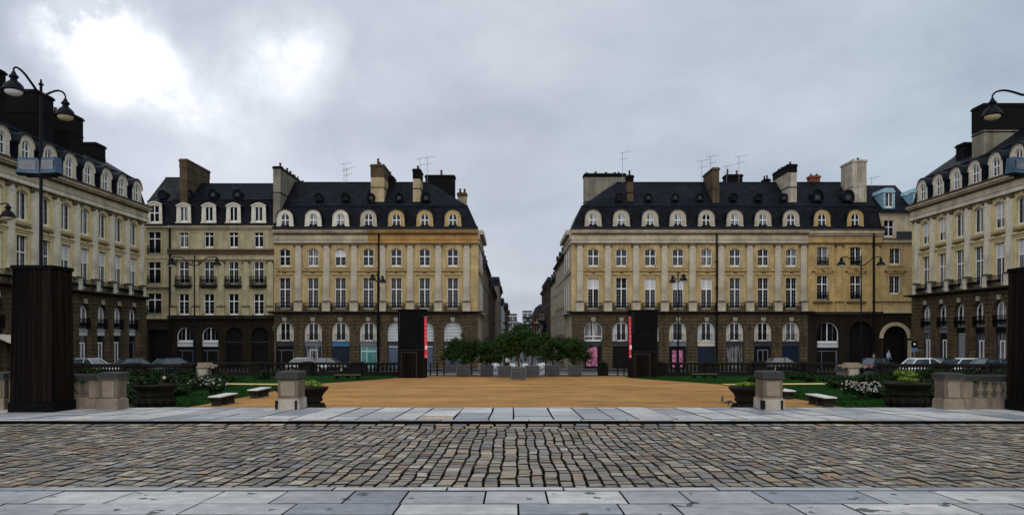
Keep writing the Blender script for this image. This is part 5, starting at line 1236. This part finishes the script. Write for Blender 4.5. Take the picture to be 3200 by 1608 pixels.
# ---------------------------------------------------------------- dark towers
def tower(label, x, Y, zb, w, d, h, split, taper=0.0):
    t = empty('boarded_tower', (x, Y, zb), label, 'tower', 'dark boarded towers around the square'); hw = w / 2
    k = taper
    if split:
        b = MB(); b.tbox(-hw, hw, 0, d, 0, h * split, 0, M['boards']); b.build('lower_boarding', t)
        b = MB(); b.box(-hw - .02, hw + .02, -.02, d + .02, h * split + .002, h * split + .07, M['panel']); b.box(-hw + .01, hw - .01, .01, d - .01, h * split + .072, h * .64, M['panel']); b.box(-hw, hw, 0, d, h * .64 + .002, h * .985, M['panel']); b.box(-hw - .025, hw + .025, -.025, -.02, h * split + .03, h * split + .05, M['greyfascia']); b.box(-hw + .12, -hw + .15, -.005, 0, h * .66, h * .97, M['greyfascia']); b.build('upper_panel', t)
        b = MB(); b.box(-hw + .25, -hw + .28, -.02, -.002, .1, h * split - .1, M['greyfascia']); b.box(hw - .6, hw - .57, -.02, -.002, .1, h * split - .1, M['greyfascia']); b.box(-hw + .283, hw - .603, -.02, -.002, h * split - .16, h * split - .12, M['greyfascia']); b.build('door', t)
    else:
        b = MB(); n = int(w / .14)
        b.tbox(-hw + .03, hw - .03, .03, d - .03, .3, h - .1, k, M['boards'])
        for i in range(n):       # loose battens on front and sides
            a = -hw + w * i / n; dd = U(0, .018); b.hexa([(a + .006, -dd, .28), (a + w / n - .006, -dd, .28), (a + w / n - .006, .05, .28), (a + .006, .05, .28), (a * (1 - k / hw) + .006, -dd + k, h - .1), ((a + w / n) * (1 - k / hw) - .006, -dd + k, h - .1), ((a + w / n) * (1 - k / hw) - .006, .05 + k, h - .1), (a * (1 - k / hw) + .006, .05 + k, h - .1)], M['boards'])
        for s in (-1, 1):
            m = int(d / .14)
            for i in range(m):
                a = .0 + d * i / m; dd = U(0, .018); xx = s * hw; xt = s * (hw - k)
                b.hexa([(xx + s * dd, a + .006, .28), (xx + s * dd, a + d / m - .006, .28), (xx - s * .04, a + d / m - .006, .28), (xx - s * .04, a + .006, .28), (xt + s * dd, a + .006, h - .1), (xt + s * dd, a + d / m - .006, h - .1), (xt - s * .04, a + d / m - .006, h - .1), (xt - s * .04, a + .006, h - .1)], M['boards'])
        b.build('boarding', t)
        b = MB(); b.box(-hw - .03, hw + .03, -.04, d + .03, 0, .27, M['panel']); b.build('base', t)
    b = MB(); q = hw - k + .05; b.box(-q, q, k - .06, d - k + .06, h - .098, h, M['panel']); b.build('lid', t)
    return t
Yt = 21.0
tower('nearest dark boarded tower, at the left edge in front of the balustrade', (PX(27, Yt) + PX(163, Yt)) / 2 + .02, Yt, GP(Yt), 1.17, 1.05, 4.02, 0, .06)
tower('dark boarded tower cut by the right picture edge', 14.2 + .585, Yt, GP(Yt), 1.17, 1.05, 4.0, 0, .06)
Ym = 57.5
ta = tower('dark tower left of the sand court with a red banner on its right side', (PX(1243, Ym) + PX(1326, Ym)) / 2, Ym, SAND(Ym), PX(1326, Ym) - PX(1243, Ym), 1.9, 5.15, .40)
tb = tower('dark tower right of the sand court with a red banner on its left side', (PX(1973, Ym) + PX(2055, Ym)) / 2, Ym, SAND(Ym), 1.97, 1.9, 5.1, .38)
for px_, sg, lb in ((1328, 1, 'thin red banner hanging on the right side of the left tower'), (1967, -1, 'thin red banner hanging on the left side of the right tower')):
    t = empty('banner', (PX(px_, Ym), Ym, SAND(Ym) + 1.5), lb, 'banner', 'red banners on the towers')
    b = MB(); x0, x1 = (-.02, .2); b.hexa([(-.03, 0, 0), (.2, .03, 0), (.2, .06, 0), (-.03, .03, 0), (-.06, 0, 3.05), (.13, .03, 3.05), (.13, .06, 3.05), (-.06, .03, 3.05)], M['red']); b.build('cloth', t)
    b = MB(); b.box(.02, .16, -.012, .0, .65, .95, M['bannerwhite']); b.box(.03, .15, -.012, .0, .1, .16, M['bannerwhite'])
    for k in range(5): b.box(.03, .08 + .02 * (k % 2), -.012, 0, 1.3 + k * .3, 1.36 + k * .3, M['bannerwhite'])
    b.build('print', t)
    b = MB(); b.tube([(-.1, 0, 3.08), (.2, .03, 3.08)], .03, M['steel'], 6); b.build('rod', t)

# ---------------------------------------------------------------- street lamps
def lamp_head(par, loc, glass):
    b = MB(); b.lathe([(.33, 0), (.35, .02), (.34, .06), (.29, .18), (.2, .28), (.12, .34), (.10, .42), (.15, .45), (.15, .5), (.09, .56), (.05, .66)], M['lamp'], 20)
    b.lathe([(.33, .03), (.37, -.01), (.38, .02), (.34, .06)], M['lamp'], 20); o = b.build('lamp_head', par, loc, True); o.scale = (.92, .92, .92)
    g = MB(); g.lathe([(.29, .0), (.27, -.07), (.2, -.13), (.1, -.16), (.02, -.17)], glass, 18); g.build('lens', o, smooth=True)
def lamp(label, x, Y, zb, rz, h=9.3, spots=False, heads=((1, 1.4), (-1, 1.4)), thick=1.0, yellow=0):
    t = empty('street_lamp', (x, Y, zb), label, 'street lamp', 'curved double arm street lamps', rz)
    b = MB(); b.tube([(0, 0, 0), (0, 0, .9), (0, 0, .95), (0, 0, 4.6), (0, 0, 4.65), (0, 0, h)], [.15 * thick, .12 * thick, .09 * thick, .08 * thick, .06 * thick, .045 * thick], M['lamp'], 12); b.lathe([(.07, h), (.09, h + .04), (.04, h + .08), (.025, h + .2)], M['lamp'], 8); b.build('pole', t)
    for k, (s, l) in enumerate(heads):
        hz = h - .15
        if spots: pts = [(s * .03, 0, hz - .12), (s * .22, 0, hz - .1), (s * .5, 0, hz + .06), (s * .85, 0, hz + .24), (s * 1.12, 0, hz + .31), (s * (l - .1), 0, hz + .30), (s * l, 0, hz + .22), (s * l, 0, hz + .12)]
        else: pts = [(s * .04, 0, hz - .5), (s * .3, 0, hz - .45), (s * .6, 0, hz - .2), (s * .9, 0, hz + .06), (s * 1.1, 0, hz + .15), (s * (l - .12), 0, hz + .17), (s * l, 0, hz + .12), (s * l, 0, hz + .06)]
        pts = [Vector(p) for p in pts]; fine = []
        for i in range(len(pts) - 1):
            p0, p1, p2, p3 = pts[max(i - 1, 0)], pts[i], pts[i + 1], pts[min(i + 2, len(pts) - 1)]
            for j in range(4):
                u = j / 4; fine.append(.5 * ((2 * p1) + (p2 - p0) * u + (2 * p0 - 5 * p1 + 4 * p2 - p3) * u * u + (3 * p1 - p0 - 3 * p2 + p3) * u ** 3))
        fine.append(pts[-1])
        a = MB(); a.tube(fine, [.046 - .022 * i / len(fine) for i in range(len(fine))], M['lamp'], 8); a.build('arm', t)
        lamp_head(t, (s * l, 0, hz - .47), M['lampglass2'] if (k == yellow) else M['lampglass'])
    if spots:
        b = MB(); b.box(-.45, .55, -.06, .06, 7.56, 7.64, M['iron']); b.build('bracket', t, rz=-rz)
        for dx in (-.42, .36):
            b = MB(); b.tbox(-.30, .30, -.18, .16, 0, .52, .03, M['zincdark']); b.box(-.24, .24, -.2, -.181, .1, .42, M['glassblue']); b.box(-.08, .14, -.205, -.2005, .18, .30, M['midgrey']); b.box(-.32, .32, -.16, .14, -.06, -.002, M['iron'])  # small grey box on the glass is a painted reflection
            c, s_ = cos(-rz), sin(-rz); b.build('floodlight', t, (dx * c, dx * s_, 7.68), rz=-rz + (-.25 if dx > 0 else .35))
    return t
M['zincdark'] = simple('blue_grey_floodlight_housing', (0.05, 0.09, 0.14), 0.35, 0.3, 0.3, 3)
GL = G(25.6) + .02
lamp('tall near street lamp at the left with two floodlights on its pole', -15.7, 25.6, GL, pi / 2, 10.62, True, yellow=0)
lamp('tall near street lamp at the right edge, only one curved arm in view', 17.22, 25.6, GL, pi / 2 + .26, 10.62, True, yellow=0)
lamp('street lamp beyond the left picture edge, one head reaching into view', PX(-68, 36), 36, G(36), 0, 8.75)
lamp('far street lamp before the olive block, arms spread left and right', PX(608, 60), 60, G(60) + .02, 0, 9.3, heads=((1, 1.75), (-1, 1.75)))
lamp('far street lamp before the yellow corner block, arms spread left and right', PX(2691, 60), 60, G(60) + .02, 0, 9.3, heads=((1, 1.55), (-1, 1.55)))
lamp('far street lamp before the left palace block, seen edge on', PX(1180, 72), 72, G(72), pi / 2 - .25, 9.2, heads=((1, 1.2), (-1, 1.2)))
lamp('far street lamp before the right palace block, seen edge on', PX(2119, 72), 72, G(72), pi / 2 + .25, 9.2, heads=((1, 1.2), (-1, 1.2)))

# ---------------------------------------------------------------- cars
def car(name, label, body, loc, rz, L=4.2, H=1.45, van=False, group='cars parked around the square'):
    t = empty(name, loc, label, 'car' if not van else 'van', group, rz); w = .88; l = L / 2
    # lofted shell: stations along x
    st_ = [(-l, .35, .55, .66), (-l + .1, .25, .82, .80), (-l * .62, .22, .93, w), (-.2, .22, .92, w), (l * .45, .22, .9, w), (l * .8, .24, .78, .84), (l - .06, .3, .66, .74), (l, .38, .55, .6)]
    v, f = [], []
    for x, z0, z1, hw in st_:
        v += [(x, -hw * .94, z0), (x, -hw, (z0 + z1) / 2), (x, -hw * .95, z1 - .05), (x, -hw * .8, z1), (x, hw * .8, z1), (x, hw * .95, z1 - .05), (x, hw, (z0 + z1) / 2), (x, hw * .94, z0)]
    for i in range(len(st_) - 1):
        for j in range(8): f.append((i * 8 + j, i * 8 + (j + 1) % 8, i * 8 + 8 + (j + 1) % 8, i * 8 + 8 + j))
    f += [tuple(range(8)), tuple(reversed(range(len(v) - 8, len(v))))]
    me = bpy.data.meshes.new('body'); me.from_pydata(v, [], f); me.materials.append(body); me.polygons.foreach_set('use_smooth', [True] * len(f)); link(me, 'body', t)
    a, b_, c, d = (-l * .82, -l * .55, l * .12, l * .5) if not van else (-l * .97, -l * .93, l * .45, l * .62)
    m = MB(); m.hexa([(a, -w * .82, .88), (d, -w * .82, .86), (d, w * .82, .86), (a, w * .82, .88), (b_, -w * .64, H - .09), (c, -w * .64, H - .05), (c, w * .64, H - .09), (b_, w * .64, H - .09)], M['glassblue']); m.build('windows', t)
    m = MB(); m.tbox(b_ - .05, c + .08, -w * .67, w * .70, H - .2, H, .13, body)
    for s in (-1, 1):
        for x0, x1 in ((a, b_), (d, c), (-.15, -.12)):
            m.tube([(x0, s * w * .83, .88), (x1, s * w * .65, H - .04)], .045, body, 5)
    m.build('roof', t)
    for sx2 in (-l * .62, l * .62):
        for s in (-1, 1):
            q = MB(); q.tube([(0, -.1, 0), (0, .1, 0)], .31, M['tyre'], 18); o = q.build('wheel', t, (sx2, s * (w - .08), .31)); q = MB(); q.tube([(0, -.112, 0), (0, .112, 0)], .19, M['rim'], 12); q.build('rim', o)
    for s in (-1, 1): q = MB(); q.tbox(-.12, .06, -.16, .16, -.07, .07, .02, M['headlamp']); q.build('headlight', t, (l - .1, s * .5, .64))
    for s in (-1, 1): q = MB(); q.tbox(-.05, .08, -.12, .12, -.09, .09, .02, M['redfascia']); q.build('tail_light', t, (-l + .06, s * .58, .74))
    for s in (-1, 1): q = MB(); q.tbox(-.08, .08, -.09, .09, -.06, .08, .03, body); q.build('wing_mirror', t, (l * .42, s * (w + .06), .95))
cb_, cw, cbl, csl = paint('black_car_paint', (.012, .013, .016)), paint('white_car_paint', (.7, .72, .75)), paint('dark_blue_car_paint', (.015, .03, .06)), paint('silver_car_paint', (.3, .32, .34))
cars = [(248, 66, cb_, .2, 'dark car parked behind the left balustrade, nearest the left tower'), (286, 60, csl, -.3, 'silver car parked behind the left balustrade, second from the left tower'), (428, 63, cb_, .9, 'dark car with a big sky lit windscreen, left of its twin'), (548, 63, cbl, .9, 'dark blue car with a sky lit windscreen, beside the far left lamp'),
        (962, 76, csl, 0, 'silver car parked before the arcade of the left palace block'), (1030, 77, cb_, 0, 'dark car parked before the blue shuttered shop'), (2895, 62, cw, .1, 'white car parked before the right wing beside the round sign'), (2968, 63, cb_, .3, 'black car parked between the two white cars on the right'), (3040, 62, cw, .0, 'white car parked at the far right behind the balustrade'), (2450, 79, cb_, 0, 'dark car parked before the navy shutter of the right block'), (2745, 72, cb_, .5, 'dark car before the carriage arch on the right'), (3110, 58, cbl, .2, 'dark blue car parked beside the right edge tower')]
for px_, Y, m, rz, lb in cars: car('parked_car', lb, m, (PX(px_, Y), Y, G(Y)), rz)

# ---------------------------------------------------------------- sign, bollards, bins, terrace, person, pigeons
t = empty('road_sign', (PX(2857, 74), 74, G(74)), 'round road sign above a blue rectangular plate at the corner of the right wing', 'road sign')
b = MB(); b.tube([(0, 0, 0), (0, 0, 3.1)], .04, M['steel'], 8); b.build('post', t)
M['signblue'] = simple('blue_sign_enamel', (.10, .17, .30), .3, 0, .05)
b = MB(); b.tube([(0, -.06, 2.75), (0, -.03, 2.75)], .33, M['iron'], 24); b.tube([(0, -.07, 2.75), (0, -.061, 2.75)], .11, M['white'], 16); b.build('disc', t)
b = MB(); b.box(-.3, .3, -.06, -.03, 2.0, 2.36, M['signblue']); b.build('plate', t); b = MB(); b.box(-.05, .75, -.07, -.045, 2.1, 2.16, M['signblue']); b.build('arrow_plate', t)
bl = MB(); bl.lathe([(.09, 0), (.09, .05), (.055, .08), (.05, .8), (.07, .83), (.07, .87), (.04, .92), (.055, .97), (.01, 1.02)], M['iron'], 10)
bd = bl.data('bollard', True)
for px_, lb in ((1345, 'dark bollard right of the left tower, nearest to it'), (1366, 'dark bollard second from the left tower'), (1388, 'dark bollard third from the left tower'), (1930, 'dark bollard left of the right tower, further from it'), (1950, 'dark bollard nearest the left side of the right tower')):
    o = link(bd, 'bollard', None, (PX(px_, 63.2), 63.2, G(63.2) + .05)); tag(o, lb, 'bollard', 'bollards beside the towers')
t = empty('dark_planter', (PX(1884, 62.6), 62.6, G(62.6) + .05), 'dark scruffy planter left of the right tower, before the pier', 'planter')
b = MB(); b.tbox(-.38, .38, -.35, .35, 0, .7, -.05, M['urn']); b.build('tub', t); link(cloud([(0, 0, .85, .5, .4, .35)], 900, .06, M['leafdark']), 'foliage', t)
def chair_(loc, rz, lb, first=[None]):
    if first[0] is None:
        t = empty('cafe_chair', loc, lb, 'chair', 'pale cafe chairs behind the planters', rz); m = M['white']
        b = MB(); b.box(-.21, .21, -.21, .21, .44, .48, m); b.build('seat', t); b = MB(); b.box(-.21, .21, .19, .22, .6, .88, m); b.box(-.2, -.17, .19, .22, .481, .6, m); b.box(.17, .2, .19, .22, .481, .6, m); b.build('backrest', t)
        for a in (-.19, .19):
            for c in (-.19, .19): b = MB(); b.tube([(a * 1.1, c * 1.1, 0), (a, c, .439)], .015, m, 6); b.build('leg', t)
        first[0] = t; return t
    return dup(first[0], loc, rz, lb)
def table_(loc, lb, first=[None]):
    if first[0] is None:
        t = empty('cafe_table', loc, lb, 'table', 'pale cafe tables behind the planters'); m = M['offwhite']
        b = MB(); b.tube([(0, 0, .72), (0, 0, .75)], .34, m, 20); b.build('tabletop', t); b = MB(); b.lathe([(.22, 0), (.22, .02), (.03, .05), (.025, .719)], m, 12); b.build('pedestal', t); first[0] = t; return t
    return dup(first[0], loc, 0, lb)
spots_ = [(1552, 'left of the middle'), (1602, 'behind the foremost planter'), (1642, 'just right of the middle'), (1690, 'right of the middle'), (1545, 'far back on the left'), (1700, 'far back on the right')]
for i, (px_, wd) in enumerate(spots_):
    Y = 66 + (i // 4) * 5 + (i % 2); x = PX(px_, Y); z = G(Y) + .055
    table_((x, Y, z), 'round pale cafe table %s, under the planter trees' % wd); chair_((x - .5, Y, z), pi / 2, 'white cafe chair on the left side of the table %s' % wd); chair_((x + .5, Y, z), -pi / 2, 'white cafe chair on the right side of the table %s' % wd); chair_((x, Y + .55, z), 0, 'white cafe chair at the back of the table %s' % wd)
def skin(name, joints, edges, mat, par, sub=2):
    me = bpy.data.meshes.new(name); me.from_pydata([j[:3] for j in joints], edges, []); me.materials.append(mat)
    o = link(me, name, par); o.modifiers.new('skin', 'SKIN'); s = o.modifiers.new('s', 'SUBSURF'); s.levels = s.render_levels = sub
    if not me.skin_vertices: me.attributes.new if False else None
    bpy.context.view_layer.objects.active = o
    sv = me.skin_vertices[0].data
    for i, j in enumerate(joints): r = j[3]; sv[i].radius = (r, r)
    sv[0].use_root = True
    return o
M['skin'] = simple('skin', (.42, .26, .19), .6); M['hair'] = simple('dark_hair', (.02, .015, .01), .7); M['jacket'] = simple('pale_blue_jacket', (.32, .42, .6), .8); M['trouser'] = simple('dark_trousers', (.02, .022, .03), .8)
def person(label, loc, rz, jac, tro, group='people at the edges of the square'):
    t = empty('person', loc, label, 'person', group, rz)
    J = [(0, 0, .95, .13), (0, 0, 1.15, .12), (0, 0, 1.38, .14), (0, 0, 1.5, .06), (0, -.01, 1.6, .075), (0, -.01, 1.7, .085),
         (.19, 0, 1.4, .055), (.24, .02, 1.13, .042), (.22, -.12, .92, .034), (-.19, 0, 1.4, .055), (-.24, .03, 1.13, .042), (-.22, -.08, .9, .034),
         (.1, 0, .9, .09), (.11, -.06, .5, .062), (.11, .06, .08, .045), (.11, -.08, .04, .035), (-.1, 0, .9, .09), (-.11, .04, .5, .062), (-.11, .2, .1, .045), (-.11, .08, .04, .035)]
    Ed = [(0, 1), (1, 2), (2, 3), (3, 4), (4, 5), (2, 6), (6, 7), (7, 8), (2, 9), (9, 10), (10, 11), (0, 12), (12, 13), (13, 14), (14, 15), (0, 16), (16, 17), (17, 18), (18, 19)]
    nb = len(J)
    for s, base in ((1, 8), (-1, 11)):
        bx, by, bz, _ = J[base]
        for k in range(5):
            i = len(J); off = (k - 2) * .016
            J.append((bx + off * .3, by - .01 + off, bz - .06, .012)); J.append((bx + off * .3, by - .03 + off, bz - .115 + abs(k - 2) * .012, .009)); Ed += [(base, i), (i, i + 1)]
    skin('body', J, Ed, M['skin'], t)
    c = [(p[0], p[1], p[2], p[3] + .018) for p in J[:3]] + [(0, 0, 1.47, .07)] + [(p[0], p[1], p[2] + (.05 if q in (8, 11) else 0), p[3] + .016) for q, p in list(enumerate(J))[6:12]]
    skin('jacket', c, [(0, 1), (1, 2), (2, 3), (2, 4), (4, 5), (5, 6), (2, 7), (7, 8), (8, 9)], jac, t)
    c = [(0, 0, .97, .14)] + [(p[0], p[1], p[2], p[3] + .014) for q, p in enumerate(J) if q in (12, 13, 14, 16, 17, 18)]
    skin('trousers', c, [(0, 1), (1, 2), (2, 3), (0, 4), (4, 5), (5, 6)], tro, t)
    b = MB(); b.lathe([(.102, 1.66), (.108, 1.72), (.095, 1.79), (.05, 1.83)], M['hair'], 14, (0, .015, 0)); b.build('hair', t, smooth=True)
    b = MB(); b.tbox(-.012, .012, -.125, -.09, 1.645, 1.68, .004, M['skin']); b.build('nose', t)
person('person in a pale blue jacket walking before the carriage arch', (PX(2777, 76), 76, G(76) + .45), .6, M['jacket'], M['trouser'])
person('person in dark clothes before the black arch of the corner block', (PX(2731, 80), 80, G(80) + .12), -1.2, M['trouser'], M['trouser'])
person('person in a white top standing among the cafe tables', (PX(1584, 69), 69, G(69) + .055), 2.4, M['offwhite'], M['trouser'])
M['pigeon'] = simple('slate_grey_feathers', (.03, .032, .04), .6, 0, .4, 20)
def pigeon(label, x, Y, rz, s=1.0, peck=False):
    t = empty('pigeon', (x, Y, SAND(Y)), label, 'pigeon', 'pigeons on the sand', rz); hz = (.30, .34) if not peck else (.14, .06)
    o = skin('body', [(-.02, 0, .17, .06), (.08, 0, .19, .055), (.14, 0, (.19 + hz[0]) / 2, .03), (.17, 0, hz[0], .028), (.2, 0, hz[0] + .005, .012), (-.12, 0, .15, .03), (-.24, 0, .13, .018), (0, .03, .1, .014), (0, .03, .02, .006), (0, -.03, .1, .014), (0, -.03, .02, .006)], [(0, 1), (1, 2), (2, 3), (3, 4), (0, 5), (5, 6), (0, 7), (7, 8), (0, 9), (9, 10)], M['pigeon'], t)
    t.scale = (s, s, s)
pigeon('pigeon standing upright on the sand left of the right urn', PX(2257, 31.5), 31.5, 1.2, .9); pigeon('pigeon pecking close to the right urn', PX(2277, 29.8), 29.8, .3, 1.0, True)

# ---------------------------------------------------------------- camera, light, sky
cam = bpy.data.cameras.new('camera'); co = bpy.data.objects.new('camera', cam); COL.objects.link(co)
co.location = (0, 0, EYE); co.rotation_euler = (pi / 2, 0, 0); cam.lens = 27.0; cam.sensor_width = 36; cam.shift_y = (HOR - 804) / 3200; cam.clip_end = 6000; cam.clip_start = .1
scene.camera = co
SUN_EL, SUN_AZ = radians(36), radians(-28)     # behind the camera, a little to the left
sl = bpy.data.lights.new('sun', 'SUN'); sl.energy = 2.3; sl.angle = radians(110); sl.color = (1, .95, .87)
so = bpy.data.objects.new('sun', sl); COL.objects.link(so)
dirv = Vector((-sin(radians(6)) * cos(SUN_EL), -cos(radians(6)) * cos(SUN_EL), sin(SUN_EL)))   # towards the sun
so.rotation_euler = dirv.to_track_quat('Z', 'Y').to_euler(); so.location = (0, -20, 60)
w = bpy.data.worlds.new('World'); scene.world = w; w.use_nodes = True; nt = w.node_tree; N = nt.nodes; L = nt.links
bg = N['Background']; bg.inputs['Strength'].default_value = 0.112
sky = N.new('ShaderNodeTexSky'); sky.sky_type = 'NISHITA'; sky.sun_disc = False; sky.sun_elevation = SUN_EL; sky.sun_rotation = pi + radians(6)
tc = N.new('ShaderNodeTexCoord'); D_ = tc.outputs['Generated']
sep = N.new('ShaderNodeSeparateXYZ'); L.new(D_, sep.inputs[0])
def math_(op, a, b=None, c=None):
    n = N.new('ShaderNodeMath'); n.operation = op
    for i, q in enumerate((a, b, c)):
        if q is None: continue
        if hasattr(q, 'links'): L.new(q, n.inputs[i])
        else: n.inputs[i].default_value = q
    return n.outputs[0]
zz = math_('ADD', math_('MAXIMUM', sep.outputs[2], 0.0), 0.22)
cv = N.new('ShaderNodeCombineXYZ'); L.new(math_('DIVIDE', sep.outputs[0], zz), cv.inputs[0]); L.new(math_('DIVIDE', sep.outputs[1], zz), cv.inputs[1])
def nz(scale, vec, det, rough, sc=(1, 1, 1), off=(0, 0, 0)):
    mp = N.new('ShaderNodeMapping'); L.new(vec, mp.inputs[0]); mp.inputs['Scale'].default_value = sc; mp.inputs['Location'].default_value = off
    n = N.new('ShaderNodeTexNoise'); L.new(mp.outputs[0], n.inputs['Vector']); n.inputs['Scale'].default_value = scale; n.inputs['Detail'].default_value = det; n.inputs['Roughness'].default_value = rough
    return n
va0 = N.new('ShaderNodeVectorMath'); va0.operation = 'ADD'; L.new(D_, va0.inputs[0]); va0.inputs[1].default_value = (3.1, 1.7, .4)
n1 = nz(1.1, cv.outputs[0], 6, .5); n2 = nz(.5, cv.outputs[0], 3, .5, off=(4, 2, 0))
base = ramp(nt, n1.outputs[0], [(.3, (3.9, 4.35, 5.1)), (.48, (4.8, 5.15, 5.9)), (.68, (5.5, 5.85, 6.6))])
base = mixc(nt, base, ramp(nt, n2.outputs[0], [(.35, (.86, .88, .9)), (.65, (1.1, 1.08, 1.06))]), 1.0, 'MULTIPLY')
n3 = nz(3.4, va0.outputs[0], 7, .58, (1.0, 1.0, 1.9), (1, 7, 0)); n3.inputs['Distortion'].default_value = .35
base = mixc(nt, base, ramp(nt, n3.outputs[0], [(.33, (.87, .88, .90)), (.5, (1.0, 1.0, 1.0)), (.68, (1.14, 1.13, 1.10))]), 1.0, 'MULTIPLY')
# the overcast is darker and bluer to the right and overhead, paler to the left
side = ramp(nt, math_('ADD', math_('MULTIPLY', sep.outputs[0], .7), .5), [(.15, (1.12, 1.12, 1.13)), (.5, (1.04, 1.04, 1.04)), (.9, (.84, .93, .95))])
base = mixc(nt, base, side, 1.0, 'MULTIPLY')
# bright tears in the cloud
wv = nz(2.6, D_, 6, .6)
vs = N.new('ShaderNodeVectorMath'); vs.operation = 'SUBTRACT'; L.new(wv.outputs['Color'], vs.inputs[0]); vs.inputs[1].default_value = (.5, .5, .5)
vm = N.new('ShaderNodeVectorMath'); vm.operation = 'SCALE'; L.new(vs.outputs[0], vm.inputs[0]); vm.inputs['Scale'].default_value = .14
va = N.new('ShaderNodeVectorMath'); va.operation = 'ADD'; L.new(D_, va.inputs[0]); L.new(vm.outputs[0], va.inputs[1])
tot = None
for px_, py_, r, s in ((170, 25, .07, .9), (240, 45, .08, 1.0), (340, 20, .08, .85), (420, 60, .06, .5), (400, 130, .06, .6), (290, 110, .07, .9), (360, 155, .07, .9), (350, 215, .06, .8), (430, 205, .065, .75), (480, 255, .06, .6), (560, 300, .06, .45), (640, 350, .06, .35), (850, 130, .07, .42), (920, 165, .075, .42), (990, 195, .065, .36), (1010, 105, .05, .4), (540, 180, .1, .14), (660, 290, .12, .22), (760, 330, .12, .16), (820, 430, .12, .14), (100, 330, .1, .12), (1250, 640, .2, .12)):
    d = Vector(((px_ - 1600) / F, 1, (HOR - py_) / F)).normalized()
    vd = N.new('ShaderNodeVectorMath'); vd.operation = 'DISTANCE'; L.new(va.outputs[0], vd.inputs[0]); vd.inputs[1].default_value = d
    g = math_('MULTIPLY', math_('POWER', math_('MAXIMUM', math_('SUBTRACT', 1.0, math_('DIVIDE', vd.outputs['Value'], r)), 0.0), 1.3), s)
    tot = g if tot is None else math_('ADD', tot, g)
det = nz(6.0, D_, 6, .62)
detc = ramp(nt, det.outputs[0], [(.36, 0.1), (.62, 1.0)])
tear = ramp(nt, math_('MULTIPLY', tot, math_('MULTIPLY', detc, 1.45)), [(.02, 0.0), (.25, .22), (.6, .55), (1.0, .9)])
cl = mixc(nt, base, (10.5, 10.8, 11.4), tear)
fin = mixc(nt, cl, sky.outputs[0], 0.05)
L.new(fin, bg.inputs['Color'])
scene.view_settings.view_transform = 'Standard'; scene.view_settings.look = 'None'; scene.view_settings.exposure = 0; scene.view_settings.gamma = 1
